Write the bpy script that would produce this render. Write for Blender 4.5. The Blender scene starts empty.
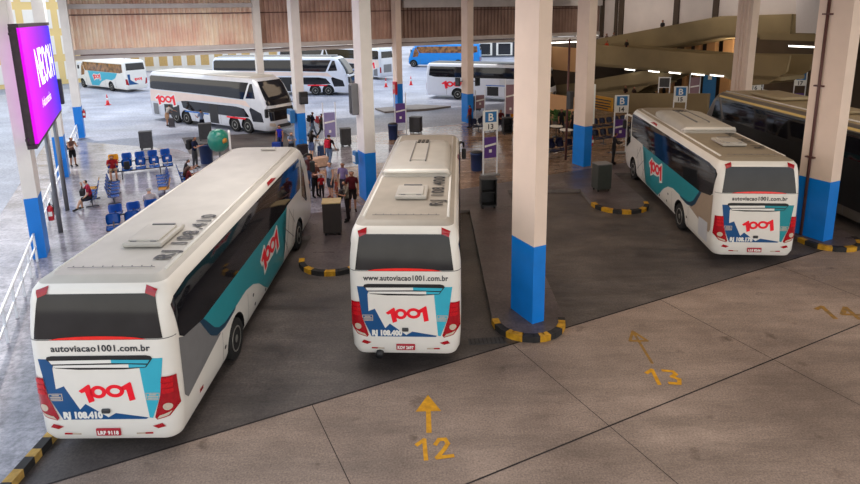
import bpy, bmesh, math, random
from mathutils import Vector, Matrix
random.seed(7)
PI = math.pi
SC = bpy.context.scene
COL = SC.collection
R = math.radians

# ------------------------------------------------------------------ camera
F_PX, PPY, PITCH, ROLL, CAM_H = 600.0, 142.584, R(12.2387), R(-0.87168), 8.2
_f = Vector((0, math.cos(PITCH), -math.sin(PITCH)))
_r0 = Vector((1, 0, 0)); _u0 = _r0.cross(_f)
CR = math.cos(ROLL) * _r0 + math.sin(ROLL) * _u0
CU = -math.sin(ROLL) * _r0 + math.cos(ROLL) * _u0
cam_d = bpy.data.cameras.new('camera')
cam = bpy.data.objects.new('camera', cam_d); COL.objects.link(cam)
cam.matrix_world = Matrix(((CR.x, CU.x, -_f.x, 0), (CR.y, CU.y, -_f.y, 0), (CR.z, CU.z, -_f.z, CAM_H), (0, 0, 0, 1)))
cam_d.sensor_width = 36; cam_d.lens = F_PX / 860 * 36
cam_d.shift_y = (PPY - 242) / 860
cam_d.clip_end = 600
SC.camera = cam

# the terminal is laid out on a grid (u, v) turned against the camera axis
AZ = R(63.739)
UX, UY = math.sin(AZ), math.cos(AZ)
GRID = math.atan2(UY, UX)
def uv(u, v, z=0.0): return Vector((u * UX - v * UY, u * UY + v * UX, z))
def ray(px, py): return _f * F_PX + CR * (px - 430) - CU * (py - PPY)
def g(px, py, z=0.0):                      # survey: point on the level z
    d = ray(px, py); t = (z - CAM_H) / d.z
    return Vector((d.x * t, d.y * t, z))
def onu(px, py, U):                        # survey: point on the vertical plane u = U
    d = ray(px, py); t = U / (d.x * UX + d.y * UY)
    return Vector((d.x * t, d.y * t, CAM_H + d.z * t))
def vz(px, py, U):
    p = onu(px, py, U); return (-p.x * UY + p.y * UX, p.z)

# ------------------------------------------------------------------ materials
MATS = {}
def mat(name, col, rough=.5, metal=0.0, var=.0, scale=6, bump=0.0, emit=None, estr=1.0, spec=.5, col2=None, coat=0):
    if name in MATS: return MATS[name]
    m = bpy.data.materials.new(name); m.use_nodes = True
    nt = m.node_tree; b = nt.nodes['Principled BSDF']
    c = (*col, 1)
    b.inputs['Base Color'].default_value = c
    b.inputs['Roughness'].default_value = rough
    b.inputs['Metallic'].default_value = metal
    b.inputs['Specular IOR Level'].default_value = spec
    b.inputs['Coat Weight'].default_value = coat
    tc = nt.nodes.new('ShaderNodeTexCoord')
    nz = nt.nodes.new('ShaderNodeTexNoise'); nz.inputs['Scale'].default_value = scale; nz.inputs['Detail'].default_value = 6
    nt.links.new(tc.outputs['Object'], nz.inputs['Vector'])
    rp = nt.nodes.new('ShaderNodeValToRGB')
    rp.color_ramp.elements[0].position = .3; rp.color_ramp.elements[1].position = .7
    d = col2 if col2 else tuple(max(0, x * (1 - var)) for x in col)
    rp.color_ramp.elements[0].color = (*d, 1); rp.color_ramp.elements[1].color = c
    nt.links.new(nz.outputs['Fac'], rp.inputs['Fac'])
    nt.links.new(rp.outputs['Color'], b.inputs['Base Color'])
    if bump:
        bp = nt.nodes.new('ShaderNodeBump'); bp.inputs['Strength'].default_value = bump; bp.inputs['Distance'].default_value = .02
        nt.links.new(nz.outputs['Fac'], bp.inputs['Height']); nt.links.new(bp.outputs['Normal'], b.inputs['Normal'])
    if emit:
        b.inputs['Emission Color'].default_value = (*emit, 1); b.inputs['Emission Strength'].default_value = estr
    MATS[name] = m
    return m
def s2l(*c):                               # sRGB 0-255 to linear
    return tuple(((x / 255) / 12.92 if x / 255 <= .04045 else ((x / 255 + .055) / 1.055) ** 2.4) for x in c)

def floor_mat(name, ca, cb, cc, r0, r1, sc_big, sc_fine, stain=.5, bump=.15, streak=0):
    m = bpy.data.materials.new(name); m.use_nodes = True
    nt = m.node_tree; N = nt.nodes; L = nt.links; b = N['Principled BSDF']
    geo = N.new('ShaderNodeNewGeometry')
    def noise(s, det, rough=.6, vec=None):
        n = N.new('ShaderNodeTexNoise'); n.inputs['Scale'].default_value = s; n.inputs['Detail'].default_value = det
        n.inputs['Roughness'].default_value = rough; L.new(vec or geo.outputs['Position'], n.inputs['Vector']); return n
    mp = N.new('ShaderNodeMapping'); mp.inputs['Rotation'].default_value = (0, 0, -GRID); mp.inputs['Scale'].default_value = (.35, 1.6, 1)
    L.new(geo.outputs['Position'], mp.inputs['Vector'])
    n1 = noise(sc_big, 8); n2 = noise(sc_fine, 6, .7); n3 = noise(sc_big * 2.7, 10, .75, mp.outputs['Vector'])
    r1n = N.new('ShaderNodeValToRGB'); e = r1n.color_ramp.elements
    e[0].position = .32; e[0].color = (*ca, 1); e[1].position = .68; e[1].color = (*cb, 1)
    L.new(n1.outputs['Fac'], r1n.inputs['Fac'])
    r2n = N.new('ShaderNodeValToRGB'); e = r2n.color_ramp.elements
    e[0].position = .36; e[0].color = (1 - stain,) * 3 + (1,); e[1].position = .6; e[1].color = (1, 1, 1, 1)
    L.new(n3.outputs['Fac'], r2n.inputs['Fac'])
    m1 = N.new('ShaderNodeMix'); m1.data_type = 'RGBA'; m1.blend_type = 'MULTIPLY'; m1.inputs[0].default_value = 1
    L.new(r1n.outputs['Color'], m1.inputs[6]); L.new(r2n.outputs['Color'], m1.inputs[7])
    r3 = N.new('ShaderNodeValToRGB'); e = r3.color_ramp.elements
    e[0].position = .35; e[0].color = (.6, .6, .6, 1); e[1].position = .65; e[1].color = (1.18, 1.17, 1.16, 1)
    L.new(n2.outputs['Fac'], r3.inputs['Fac'])
    m2 = N.new('ShaderNodeMix'); m2.data_type = 'RGBA'; m2.blend_type = 'MULTIPLY'; m2.inputs[0].default_value = 1
    L.new(m1.outputs[2], m2.inputs[6]); L.new(r3.outputs['Color'], m2.inputs[7])
    # sparse dark oil spots
    vo = N.new('ShaderNodeTexNoise'); vo.inputs['Scale'].default_value = 1.7; vo.inputs['Detail'].default_value = 3
    L.new(geo.outputs['Position'], vo.inputs['Vector'])
    r4 = N.new('ShaderNodeValToRGB'); e = r4.color_ramp.elements
    e[0].position = .2; e[0].color = (*cc, 1); e[1].position = .34; e[1].color = (1, 1, 1, 1)
    L.new(vo.outputs['Fac'], r4.inputs['Fac'])
    m3 = N.new('ShaderNodeMix'); m3.data_type = 'RGBA'; m3.blend_type = 'MULTIPLY'; m3.inputs[0].default_value = 1
    L.new(m2.outputs[2], m3.inputs[6]); L.new(r4.outputs['Color'], m3.inputs[7])
    L.new(m3.outputs[2], b.inputs['Base Color'])
    mr = N.new('ShaderNodeMapRange'); mr.inputs[1].default_value = .3; mr.inputs[2].default_value = .7
    mr.inputs[3].default_value = r0; mr.inputs[4].default_value = r1
    L.new(n3.outputs['Fac'], mr.inputs[0]); L.new(mr.outputs[0], b.inputs['Roughness'])
    bp = N.new('ShaderNodeBump'); bp.inputs['Strength'].default_value = bump; bp.inputs['Distance'].default_value = .02
    L.new(n2.outputs['Fac'], bp.inputs['Height']); L.new(bp.outputs['Normal'], b.inputs['Normal'])
    MATS[name] = m
    return m

# ------------------------------------------------------------------ objects
def tag(o, label=None, cat=None, group=None, kind=None):
    if label: o['label'] = label
    if cat: o['category'] = cat
    if group: o['group'] = group
    if kind: o['kind'] = kind
    return o
def empty(name, loc, rz=0.0, label=None, cat=None, group=None):
    o = bpy.data.objects.new(name, None); COL.objects.link(o)
    o.location = loc; o.rotation_euler = (0, 0, rz); o.empty_display_size = .2
    return tag(o, label, cat, group)
def link(name, me, parent=None, loc=None, rz=None):
    o = bpy.data.objects.new(name, me); COL.objects.link(o)
    if parent: o.parent = parent
    if loc is not None: o.location = loc
    if rz is not None: o.rotation_euler = (0, 0, rz)
    return o
def kids(o): return [c for c in bpy.data.objects if c.parent == o]
KIDS = {}
def dup(root, loc, rz=None, label=None, group=None):
    def cp(o, par):
        c = o.copy(); COL.objects.link(c)
        if par: c.parent = par
        for ch in KIDS.setdefault(o.name, kids(o)): cp(ch, c)
        return c
    r = cp(root, None); r.location = loc
    if rz is not None: r.rotation_euler = (0, 0, rz)
    if label: r['label'] = label
    if group: r['group'] = group
    return r

class MB:
    """collects shapes, links them as ONE mesh object"""
    def __init__(s): s.bm = bmesh.new(); s.mi = 0
    def _set(s, fs, mi=None):
        for f in fs: f.material_index = s.mi if mi is None else mi
    def box(s, c, d, rz=0.0, bev=0.0, mi=None, M=None):
        r = bmesh.ops.create_cube(s.bm, size=1)
        T = Matrix.Translation(Vector(c)) @ Matrix.Rotation(rz, 4, 'Z') @ (M or Matrix.Identity(4)) @ Matrix.Diagonal((*d, 1))
        bmesh.ops.transform(s.bm, matrix=T, verts=r['verts'])
        fs = list({f for v in r['verts'] for f in v.link_faces})
        s._set(fs, mi)
        if bev:
            es = list({e for f in fs for e in f.edges})
            q = bmesh.ops.bevel(s.bm, geom=es, offset=bev, segments=2, profile=.5, affect='EDGES')
            s._set(q['faces'], mi)
        return s
    def span(s, a, b, w, h=None, mi=None, up=Vector((0, 0, 1))):
        a, b = Vector(a), Vector(b); d = b - a; L = d.length; d.normalize()
        x = d.cross(up)
        if x.length < 1e-4: x = d.cross(Vector((0, 1, 0)))
        x.normalize(); y = x.cross(d)
        M = Matrix((x, y, d)).transposed().to_4x4(); M.translation = (a + b) / 2
        r = bmesh.ops.create_cube(s.bm, size=1)
        bmesh.ops.transform(s.bm, matrix=M @ Matrix.Diagonal((w, h or w, L, 1)), verts=r['verts'])
        s._set({f for v in r['verts'] for f in v.link_faces}, mi); return s
    def tube(s, pts, rad, n=10, mi=None, cap=True):
        pts = [Vector(p) for p in pts]; rings = []
        rads = rad if isinstance(rad, (list, tuple)) else [rad] * len(pts)
        ref = None
        for i, p in enumerate(pts):
            d = (pts[min(i + 1, len(pts) - 1)] - pts[max(i - 1, 0)]).normalized()
            if ref is None:
                ref = d.orthogonal().normalized()
            x = (ref - d * ref.dot(d)).normalized(); y = d.cross(x); ref = x
            rings.append([s.bm.verts.new(p + (x * math.cos(2 * PI * k / n) + y * math.sin(2 * PI * k / n)) * rads[i]) for k in range(n)])
        fs = []
        for a, b in zip(rings, rings[1:]):
            for k in range(n): fs.append(s.bm.faces.new((a[k], a[(k + 1) % n], b[(k + 1) % n], b[k])))
        if cap:
            fs.append(s.bm.faces.new(rings[0][::-1])); fs.append(s.bm.faces.new(rings[-1]))
        for f in fs: f.smooth = True
        s._set(fs, mi); return s
    def lathe(s, prof, n=20, c=(0, 0, 0), mi=None, smooth=True):
        rings = []
        for r, z in prof:
            rings.append([s.bm.verts.new((c[0] + r * math.cos(2 * PI * k / n), c[1] + r * math.sin(2 * PI * k / n), c[2] + z)) for k in range(n)])
        fs = []
        for a, b in zip(rings, rings[1:]):
            for k in range(n): fs.append(s.bm.faces.new((a[k], a[(k + 1) % n], b[(k + 1) % n], b[k])))
        fs.append(s.bm.faces.new(rings[0][::-1])); fs.append(s.bm.faces.new(rings[-1]))
        for f in fs: f.smooth = smooth
        s._set(fs, mi); return s
    def prism(s, poly, z0, z1, mi=None, side_mi=None):
        n = len(poly)
        a = [s.bm.verts.new((p[0], p[1], z0)) for p in poly]; b = [s.bm.verts.new((p[0], p[1], z1)) for p in poly]
        fs = [s.bm.faces.new(a[::-1]), s.bm.faces.new(b)]
        s._set(fs, mi)
        sd = [s.bm.faces.new((a[i], a[(i + 1) % n], b[(i + 1) % n], b[i])) for i in range(n)]
        s._set(sd, mi if side_mi is None else side_mi); return s
    def extr(s, poly, vec, mi=None):            # polygon of 3D points pushed along vec
        vec = Vector(vec); n = len(poly)
        a = [s.bm.verts.new(Vector(p)) for p in poly]; b = [s.bm.verts.new(Vector(p) + vec) for p in poly]
        fs = [s.bm.faces.new(a[::-1]), s.bm.faces.new(b)] + [s.bm.faces.new((a[i], a[(i + 1) % n], b[(i + 1) % n], b[i])) for i in range(n)]
        s._set(fs, mi); return s
    def face(s, pts, mi=None):
        f = s.bm.faces.new([s.bm.verts.new(Vector(p)) for p in pts]); s._set([f], mi); return s
    def mesh(s, name, mats):
        bmesh.ops.recalc_face_normals(s.bm, faces=s.bm.faces)
        me = bpy.data.meshes.new(name); s.bm.to_mesh(me); s.bm.free()
        for m in (mats if isinstance(mats, (list, tuple)) else [mats]): me.materials.append(m)
        return me
    def build(s, name, mats, parent=None, loc=None, rz=None):
        return link(name, s.mesh(name, mats), parent, loc, rz)
def structure(o): o['kind'] = 'structure'; return o

_txt = {}
def text_polys(body, h=1.0, bold=0.0, space=1.0):
    """triangles of a word set in the built-in font, cap height h, starting at x=0"""
    key = (body, h, bold, space)
    if key in _txt: return _txt[key]
    cu = bpy.data.curves.new('text', 'FONT'); cu.body = body; cu.size = h / .72; cu.offset = bold; cu.space_character = space
    cu.resolution_u = 3
    o = bpy.data.objects.new('text', cu); COL.objects.link(o)
    dg = bpy.context.evaluated_depsgraph_get()
    me = bpy.data.meshes.new_from_object(o.evaluated_get(dg))
    P = [[(me.vertices[i].co.x, me.vertices[i].co.y) for i in p.vertices] for p in me.polygons]
    bpy.data.objects.remove(o); bpy.data.curves.remove(cu); bpy.data.meshes.remove(me)
    x0 = min(p[0] for q in P for p in q); P = [[(p[0] - x0, p[1]) for p in q] for q in P]
    W = max(p[0] for q in P for p in q)
    _txt[key] = (P, W); return P, W
def xf(polys, sx, sy, tx, ty, rot=0.0, shear=0.0):
    c, s = math.cos(rot), math.sin(rot); out = []
    for q in polys:
        o = []
        for x, y in q:
            x, y = x * sx + shear * y * sy, y * sy
            o.append((x * c - y * s + tx, x * s + y * c + ty))
        out.append(o)
    return out
def logo_1001():
    """the four painted digits: tall flagged ones around two linked rings, in a unit-wide box"""
    def n(p): return [((x - 190) / 248, (265 - y) / 248) for x, y in p]
    one_a = n([(190, 207), (236, 177), (243, 180), (256, 256), (230, 265), (218, 212), (203, 218)])
    one_b = n([(378, 191), (420, 167), (426, 170), (438, 250), (411, 257), (402, 202), (388, 207)])
    out = [[one_a[0], one_a[1], one_a[5], one_a[6]], [one_a[1], one_a[2], one_a[3], one_a[4], one_a[5]],
           [one_b[0], one_b[1], one_b[5], one_b[6]], [one_b[1], one_b[2], one_b[3], one_b[4], one_b[5]]]
    for cx, cy, ra, rb in ((277, 213, 36, 30), (351, 209, 41, 30)):
        N = 20
        for k in range(N):
            a, b = 2 * PI * k / N, 2 * PI * (k + 1) / N
            q = [(cx + ra * math.cos(a), cy + rb * math.sin(a)), (cx + ra * math.cos(b), cy + rb * math.sin(b)),
                 (cx + (ra - 19) * math.cos(b), cy + (rb - 16) * math.sin(b)), (cx + (ra - 19) * math.cos(a), cy + (rb - 16) * math.sin(a))]
            out.append(n(q))
    return out
def logo_outline(pad=.05):
    def n(p): return [((x - 190) / 248, (265 - y) / 248) for x, y in p]
    return [n([(176, 206), (236, 162), (250, 170), (256, 190), (300, 176), (330, 176), (372, 176), (424, 152), (436, 160), (452, 258), (402, 272), (392, 236),
               (350, 250), (276, 254), (268, 262), (222, 280), (210, 230), (196, 234)])]
# ------------------------------------------------------------------ palette
M = {}
M['cream'] = mat('cream_paint', s2l(238, 234, 226), .3, var=.05, scale=2, coat=.3)
M['roofwhite'] = mat('roof_paint', s2l(196, 192, 184), .45, var=.16, scale=1.3)
M['silver'] = mat('silver_paint', s2l(220, 222, 228), .3, .15, var=.08, scale=2, coat=.3)
M['whitebus'] = mat('white_bus_paint', s2l(226, 230, 240), .35, var=.04, scale=2)
M['bluebus'] = mat('sky_blue_paint', s2l(28, 140, 222), .3, var=.08, scale=2)
M['glass'] = mat('tinted_glass', (.012, .012, .016), .06, var=.3, scale=3, spec=.6)
M['rearglass'] = mat('rear_tinted_glass', (.024, .023, .025), .12, var=.35, scale=1.6, spec=.45)
M['black'] = mat('black_plastic', (.015, .015, .017), .45, var=.3, scale=8)
M['dgrey'] = mat('dark_grey_paint', (.05, .05, .055), .5, var=.3, scale=5)
M['grey'] = mat('grey_paint', s2l(124, 124, 126), .45, var=.12, scale=4)
M['teal'] = mat('teal_paint', s2l(34, 146, 158), .3, var=.06, scale=2)
M['cyan'] = mat('bright_cyan_paint', s2l(56, 180, 206), .3, var=.06, scale=2)
M['navy'] = mat('navy_paint', s2l(18, 82, 138), .3, var=.1, scale=2)
M['dnavy'] = mat('dark_teal_paint', s2l(16, 62, 88), .3, var=.1, scale=2)
M['white'] = mat('white_paint', s2l(240, 238, 232), .35, var=.05, scale=3)
M['red'] = mat('logo_red_paint', s2l(250, 18, 44), .35, var=.04, scale=3)
M['lens'] = mat('red_lens', s2l(170, 12, 30), .12, var=.3, scale=14, coat=.4, emit=s2l(200, 10, 20), estr=.05)
M['lensbright'] = mat('bright_red_lens', s2l(226, 40, 36), .15, var=.2, scale=10, emit=s2l(255, 40, 25), estr=.18)
M['lens2'] = mat('ribbed_red_lens', s2l(200, 22, 36), .15, var=.4, scale=30, emit=s2l(230, 15, 20), estr=.1)
M['clear'] = mat('clear_lens', s2l(214, 196, 176), .1, var=.2, scale=20, coat=.5)
M['plate'] = mat('red_plate', s2l(178, 22, 46), .4, var=.1, scale=8)
M['tyre'] = mat('tyre_rubber', (.014, .014, .014), .8, var=.3, scale=12, bump=.2)
M['rim'] = mat('wheel_rim_metal', s2l(168, 166, 160), .35, .7, var=.25, scale=8)
M['text'] = mat('dark_lettering', s2l(52, 54, 60), .5, var=.1, scale=6)
M['chrome'] = mat('chrome', (.7, .7, .7), .15, 1, var=.1)
M['roofmid'] = mat('beige_roof_paint', s2l(178, 170, 158), .45, var=.2, scale=1.3)  # slightly darker, beige roof tone
M['salmon'] = mat('champagne_paint', s2l(240, 218, 206), .35, .2, var=.06, scale=2)
M['stripeblue'] = mat('stripe_blue', s2l(40, 116, 206), .35, var=.1)
M['yellow'] = mat('yellow_paint', s2l(236, 178, 20), .6, var=.25, scale=9)
M['reflectglass'] = mat('painted_reflection_glass', s2l(176, 120, 70), .12, var=.75, scale=2.2, col2=s2l(60, 44, 40), spec=.6)  # orange reflection painted into the glass colour

STYLES = {
 'coach': dict(L=12.35, top=3.5, wheels=(3.35, 10.3), wr=.5, lv=[
   # z, half width, rear inset, front inset, rear corner, front corner
   (.34, 1.20, .06, .30, .25, .5), (.5, 1.265, -.02, .06, .28, .6), (.84, 1.29, .0, .0, .28, .6), (1.3, 1.30, .0, .03, .28, .6), (2.36, 1.30, .03, .42, .28, .55),
   (2.6, 1.295, .06, .55, .27, .55), (3.1, 1.265, .15, .92, .24, .5), (3.3, 1.225, .21, 1.12, .22, .5), (3.42, 1.14, .30, 1.30, .2, .45), (3.5, .96, .50, 1.65, .15, .35)]),
 'double': dict(L=14.0, top=4.0, wheels=(3.4, 4.75, 10.2, 11.6), wr=.5, lv=[
   (.34, 1.22, .08, .22, .2, .4), (.5, 1.28, .0, .06, .25, .5), (.9, 1.30, .0, .0, .25, .55), (1.7, 1.30, .0, .1, .25, .55), (2.3, 1.30, .02, .3, .25, .55),
   (2.6, 1.30, .04, .42, .25, .55), (3.4, 1.27, .12, .95, .25, .5), (3.75, 1.22, .25, 1.3, .25, .5), (3.9, 1.12, .4, 1.6, .2, .4), (4.0, .92, .7, 2.1, .15, .3)]),
}
def interp(lv, z, k):
    if z <= lv[0][0]: return lv[0][k]
    for a, b in zip(lv, lv[1:]):
        if z <= b[0]:
            t = (z - a[0]) / (b[0] - a[0]); return a[k] + (b[k] - a[k]) * t
    return lv[-1][k]

def body_mesh(st, mats, L):
    lv = st['lv']; bm = bmesh.new(); rings = []
    def arc(cx, cy, r, a0, a1, n=6): return [(cx + r * math.cos(a0 + (a1 - a0) * i / n), cy + r * math.sin(a0 + (a1 - a0) * i / n)) for i in range(n + 1)]
    for z, hw, yr, yf, rr, rf in lv:
        y1 = L - yf
        p = arc(-hw + rr, yr + rr, rr, PI, 1.5 * PI) + arc(hw - rr, yr + rr, rr, 1.5 * PI, 2 * PI)
        # front is bowed: wide flat elliptic corner
        p += arc(hw - rf, y1 - rf, rf, 0, .5 * PI) + arc(-hw + rf, y1 - rf, rf, .5 * PI, PI)
        rings.append([bm.verts.new((x, y, z)) for x, y in p])
    n = len(rings[0])
    for a, b in zip(rings, rings[1:]):
        for k in range(n):
            f = bm.faces.new((a[k], a[(k + 1) % n], b[(k + 1) % n], b[k])); f.smooth = True
    bm.faces.new(rings[0][::-1])
    f = bm.faces.new(rings[-1]); f.material_index = 1
    for a in (rings[-1],):
        q = bmesh.ops.inset_region(bm, faces=[f], thickness=.18, depth=.02)
        for ff in q['faces']: ff.material_index = 1; ff.smooth = True
    f.material_index = 1
    for ff in bm.faces:
        if ff.calc_center_median().z > lv[-2][0] + .01: ff.material_index = 1
    bmesh.ops.recalc_face_normals(bm, faces=bm.faces)
    me = bpy.data.meshes.new('bus_body'); bm.to_mesh(me); bm.free()
    for m in mats: me.materials.append(m)
    me.materials.append(M['black'])
    # hollow the wheel arches out of the shell
    o = bpy.data.objects.new('work', me); COL.objects.link(o)
    cb = MB(); cb.mi = 0
    for y in st['wheels']:
        for s in (-1, 1):
            N = 24; r = st['wr'] + .13
            P = [(s * 1.6, y + r * math.cos(2 * PI * k / N), .5 + r * math.sin(2 * PI * k / N)) for k in range(N)]
            cb.extr(P, (-s * .95, 0, 0))
    cme = cb.mesh('cut', M['black']); co = bpy.data.objects.new('cut', cme); COL.objects.link(co)
    md = o.modifiers.new('b', 'BOOLEAN'); md.object = co; md.operation = 'DIFFERENCE'; md.solver = 'EXACT'; md.material_mode = 'TRANSFER'
    dg = bpy.context.evaluated_depsgraph_get()
    out = bpy.data.meshes.new_from_object(o.evaluated_get(dg))
    bpy.data.objects.remove(o); bpy.data.objects.remove(co); bpy.data.meshes.remove(me); bpy.data.meshes.remove(cme)
    # sharp where it should be, smooth elsewhere
    bm = bmesh.new(); bm.from_mesh(out)
    for e in bm.edges:
        e.smooth = not (len(e.link_faces) == 2 and e.calc_face_angle(0) > R(38))
    bm.to_mesh(out); bm.free()
    return out

class Bus:
    def __init__(s, name, style, loc, heading, label, group=None, paint='cream', roof='roofwhite', L=None, cat='bus'):
        s.st = STYLES[style]; s.L = L or s.st['L']; s.lv = s.st['lv']
        if L:
            s.st = dict(s.st); d = L - STYLES[style]['L']; w = s.st['wheels']
            s.st['wheels'] = tuple(y + (d if y > 6 and style == 'double' else 0) for y in w)
        s.root = empty(name, loc, -heading, label, cat, group)
        s.body = link('body', body_mesh(s.st, [M[paint], M[roof]], s.L), s.root)
    def surf(s, face, a, z, eps):
        lv = s.lv; hw = interp(lv, z, 1); yr = interp(lv, z, 2); yf = s.L - interp(lv, z, 3); rr = interp(lv, z, 4); rf = interp(lv, z, 5)
        if face in ('rear', 'front'):
            sg = -1 if face == 'rear' else 1; r = rr if face == 'rear' else rf; y0 = yr if face == 'rear' else yf
            t = abs(a) - (hw - r)
            if t <= 0: return Vector((a, y0 + sg * eps, z))
            t = min(t, r * .98); n = Vector((math.copysign(t, a), sg * math.sqrt(r * r - t * t), 0)) / r
            return Vector((math.copysign(hw - r, a), y0 - sg * r, z)) + n * (r + eps)
        sg = 1 if face == 'right' else -1
        for y0, r, d in ((yr, rr, -1), (yf, rf, 1)):
            t = (a - (y0 - d * r)) * d
            if t > 0:
                t = min(t, r * .98); n = Vector((sg * math.sqrt(r * r - t * t), d * t, 0)) / r
                return Vector((sg * (hw - r), y0 - d * r, z)) + n * (r + eps)
        return Vector((sg * (hw + eps), a, z))
    def decal(s, name, face, polys, m, eps=.006, parent=None, label=None):
        bm = bmesh.new()
        for q in polys:
            try: bm.faces.new([bm.verts.new((p[0], p[1], 0)) for p in q])
            except ValueError: pass
        bmesh.ops.triangulate(bm, faces=bm.faces[:])
        zs = [l[0] for l in s.lv] + [.65, 1.0, 1.15, 1.6, 2.0, 2.85]
        zz = [v.co.y for v in bm.verts]; aa = [v.co.x for v in bm.verts]
        def cut(co, no): bmesh.ops.bisect_plane(bm, geom=bm.verts[:] + bm.edges[:] + bm.faces[:], plane_co=co, plane_no=no, dist=1e-5)
        for z in zs:
            if min(zz) < z < max(zz): cut((0, z, 0), (0, 1, 0))
        if face in ('rear', 'front'): cs = [q * (1.3 - .28 + k * .047) for q in (-1, 1) for k in range(6)] if face == 'rear' else [q * (.6 + .1 * k) for q in (-1, 1) for k in range(7)]
        else: cs = [.03 + .05 * k for k in range(6)] + [s.L - .02 - .13 * k for k in range(13)]
        for a in cs:
            if min(aa) < a < max(aa): cut((a, 0, 0), (1, 0, 0))
        for v in bm.verts: v.co = s.surf(face, v.co.x, v.co.y, eps)
        want = {'rear': (0, -1, 0), 'front': (0, 1, 0), 'right': (1, 0, 0), 'left': (-1, 0, 0)}[face]
        for f in bm.faces:
            f.normal_update()
            if f.normal.dot(Vector(want)) < 0: f.normal_flip()
            f.smooth = True
        me = bpy.data.meshes.new(name); bm.to_mesh(me); bm.free()
        for mm in (m if isinstance(m, (list, tuple)) else [m]): me.materials.append(mm)
        o = link(name, me, parent or s.root)
        if label: o['label'] = label
        return o
    def wheels(s, detail=True):
        r = s.st['wr']
        for y in s.st['wheels']:
            for sg in (-1, 1):
                w = MB()
                prof = [(r * .62, -.14), (r * .92, -.15), (r, -.11), (r, .11), (r * .92, .15), (r * .62, .14)]
                w.lathe(prof, 24)
                bmesh.ops.transform(w.bm, matrix=Matrix.Translation((sg * 1.13, y, r)) @ Matrix.Rotation(sg * PI / 2, 4, 'Y'), verts=w.bm.verts[:])
                o = w.build('wheel', M['tyre'], s.root)
                h = MB()
                h.lathe([(r * .63, -.1), (r * .63, .145), (r * .56, .15), (r * .5, .06), (r * .3, .05), (r * .26, .13), (r * .12, .15)], 18)
                bmesh.ops.transform(h.bm, matrix=Matrix.Translation((sg * 1.13, y, r)) @ Matrix.Rotation(sg * PI / 2, 4, 'Y'), verts=h.bm.verts[:])
                h.build('rim', M['rim'], o, label=None) if False else h.build('rim', M['rim'], o)
    def mirror(s, sg, drop=.55, m='black'):
        z = s.st['top'] - .55; y = s.L - 1.1
        hw = interp(s.lv, z, 1)
        b = MB().tube([(sg * (hw - .12), y - .1, z), (sg * (hw + .02), y + .3, z + .06), (sg * (hw + .14), y + .5, z), (sg * (hw + .16), y + .52, z - .2)], [.05, .05, .045, .04], 8)
        o = b.build('mirror_arm', M[m], s.root)
        MB().box((sg * (hw + .16), y + .52, z - .2 - drop / 2), (.18, .14, drop * .8), bev=.04).build('mirror_head', M['black'], o)
    def hatch(s, x, y0, y1, w=.8):
        z = s.st['top'] + .02
        b = MB().box((x, (y0 + y1) / 2, z + .05), (w, y1 - y0, .1), bev=.035).box((x, (y0 + y1) / 2 - .05, z + .115), (w - .18, y1 - y0 - .3, .04), bev=.015)
        b.box((x, y1 - .12, z + .1), (w * .6, .05, .08), mi=1)
        for k in (-1, 1): b.box((x + k * .2, y0 + .1, z + .105), (.12, .04, .03), mi=1)
        return b.build('roof_hatch', [M['roofwhite'], M['grey']], s.root)
    def aircon(s, y0, y1, slots=True):
        z = s.st['top']; b = MB()
        def ring(y, hw, h): return [(-hw, y, z - .05), (-hw + .04, y, z + h * .7), (-hw + .22, y, z + h), (hw - .22, y, z + h), (hw - .04, y, z + h * .7), (hw, y, z - .05)]
        secs = [ring(y0, .98, .06), ring(y0 + .12, 1.0, .24), ring(y0 + .5, 1.0, .27), ring(y1 - 1.2, .98, .3), ring(y1 - .25, .9, .22), ring(y1, .84, .02)]
        V = [[b.bm.verts.new(p) for p in r] for r in secs]
        for a, c in zip(V, V[1:]):
            for k in range(5):
                f = b.bm.faces.new((a[k], a[k + 1], c[k + 1], c[k])); f.smooth = True
        b.bm.faces.new(V[0]); b.bm.faces.new(V[-1][::-1])
        o = b.build('air_conditioner', M['roofwhite'], s.root)
        q = MB()
        zt = z + .3
        q.box((0, (y0 + y1) / 2 - .1, zt - .01), (.44, (y1 - y0) * .55, .02), mi=0)
        for sx in (-.235, .235): q.box((sx, (y0 + y1) / 2 - .05, zt), (.03, (y1 - y0) * .62, .05), mi=1)
        for k in range(6):
            for j in range(3): q.box(((j - 1) * .14, y1 - 1.05 + k * .13, zt + .012 - k * .012), (.1, .08, .025), mi=2)
        q.build('fan_grille', [M['roofwhite'], M['grey'], M['black']], o)
        q = MB()
        if slots:
            for k in range(9): q.box((-.6 + k * .15, y0 + .03, z + .13), (.1, .02, .07))
            q.build('intake_slots', M['grey'], o)
        if True:
            q = MB(); q.tube([(-.98, y0 + .2, z + .06), (-.9, y0 + .02, z + .17), (.9, y0 + .02, z + .17), (.98, y0 + .2, z + .06)], .07, 8)
            q.build('rear_lip', M['cream'], o)
        return o
    def rooftext(s, body, x, y, h=.42, m='text'):
        P, W = text_polys(body, h, .012, 1.26); b = MB(); z = s.st['top'] + .027
        for q in P: b.face([(x - p[1] + h / 2, y + p[0] * 1.06, z) for p in q])
        return b.build('roof_number', M[m], s.root)

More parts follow.
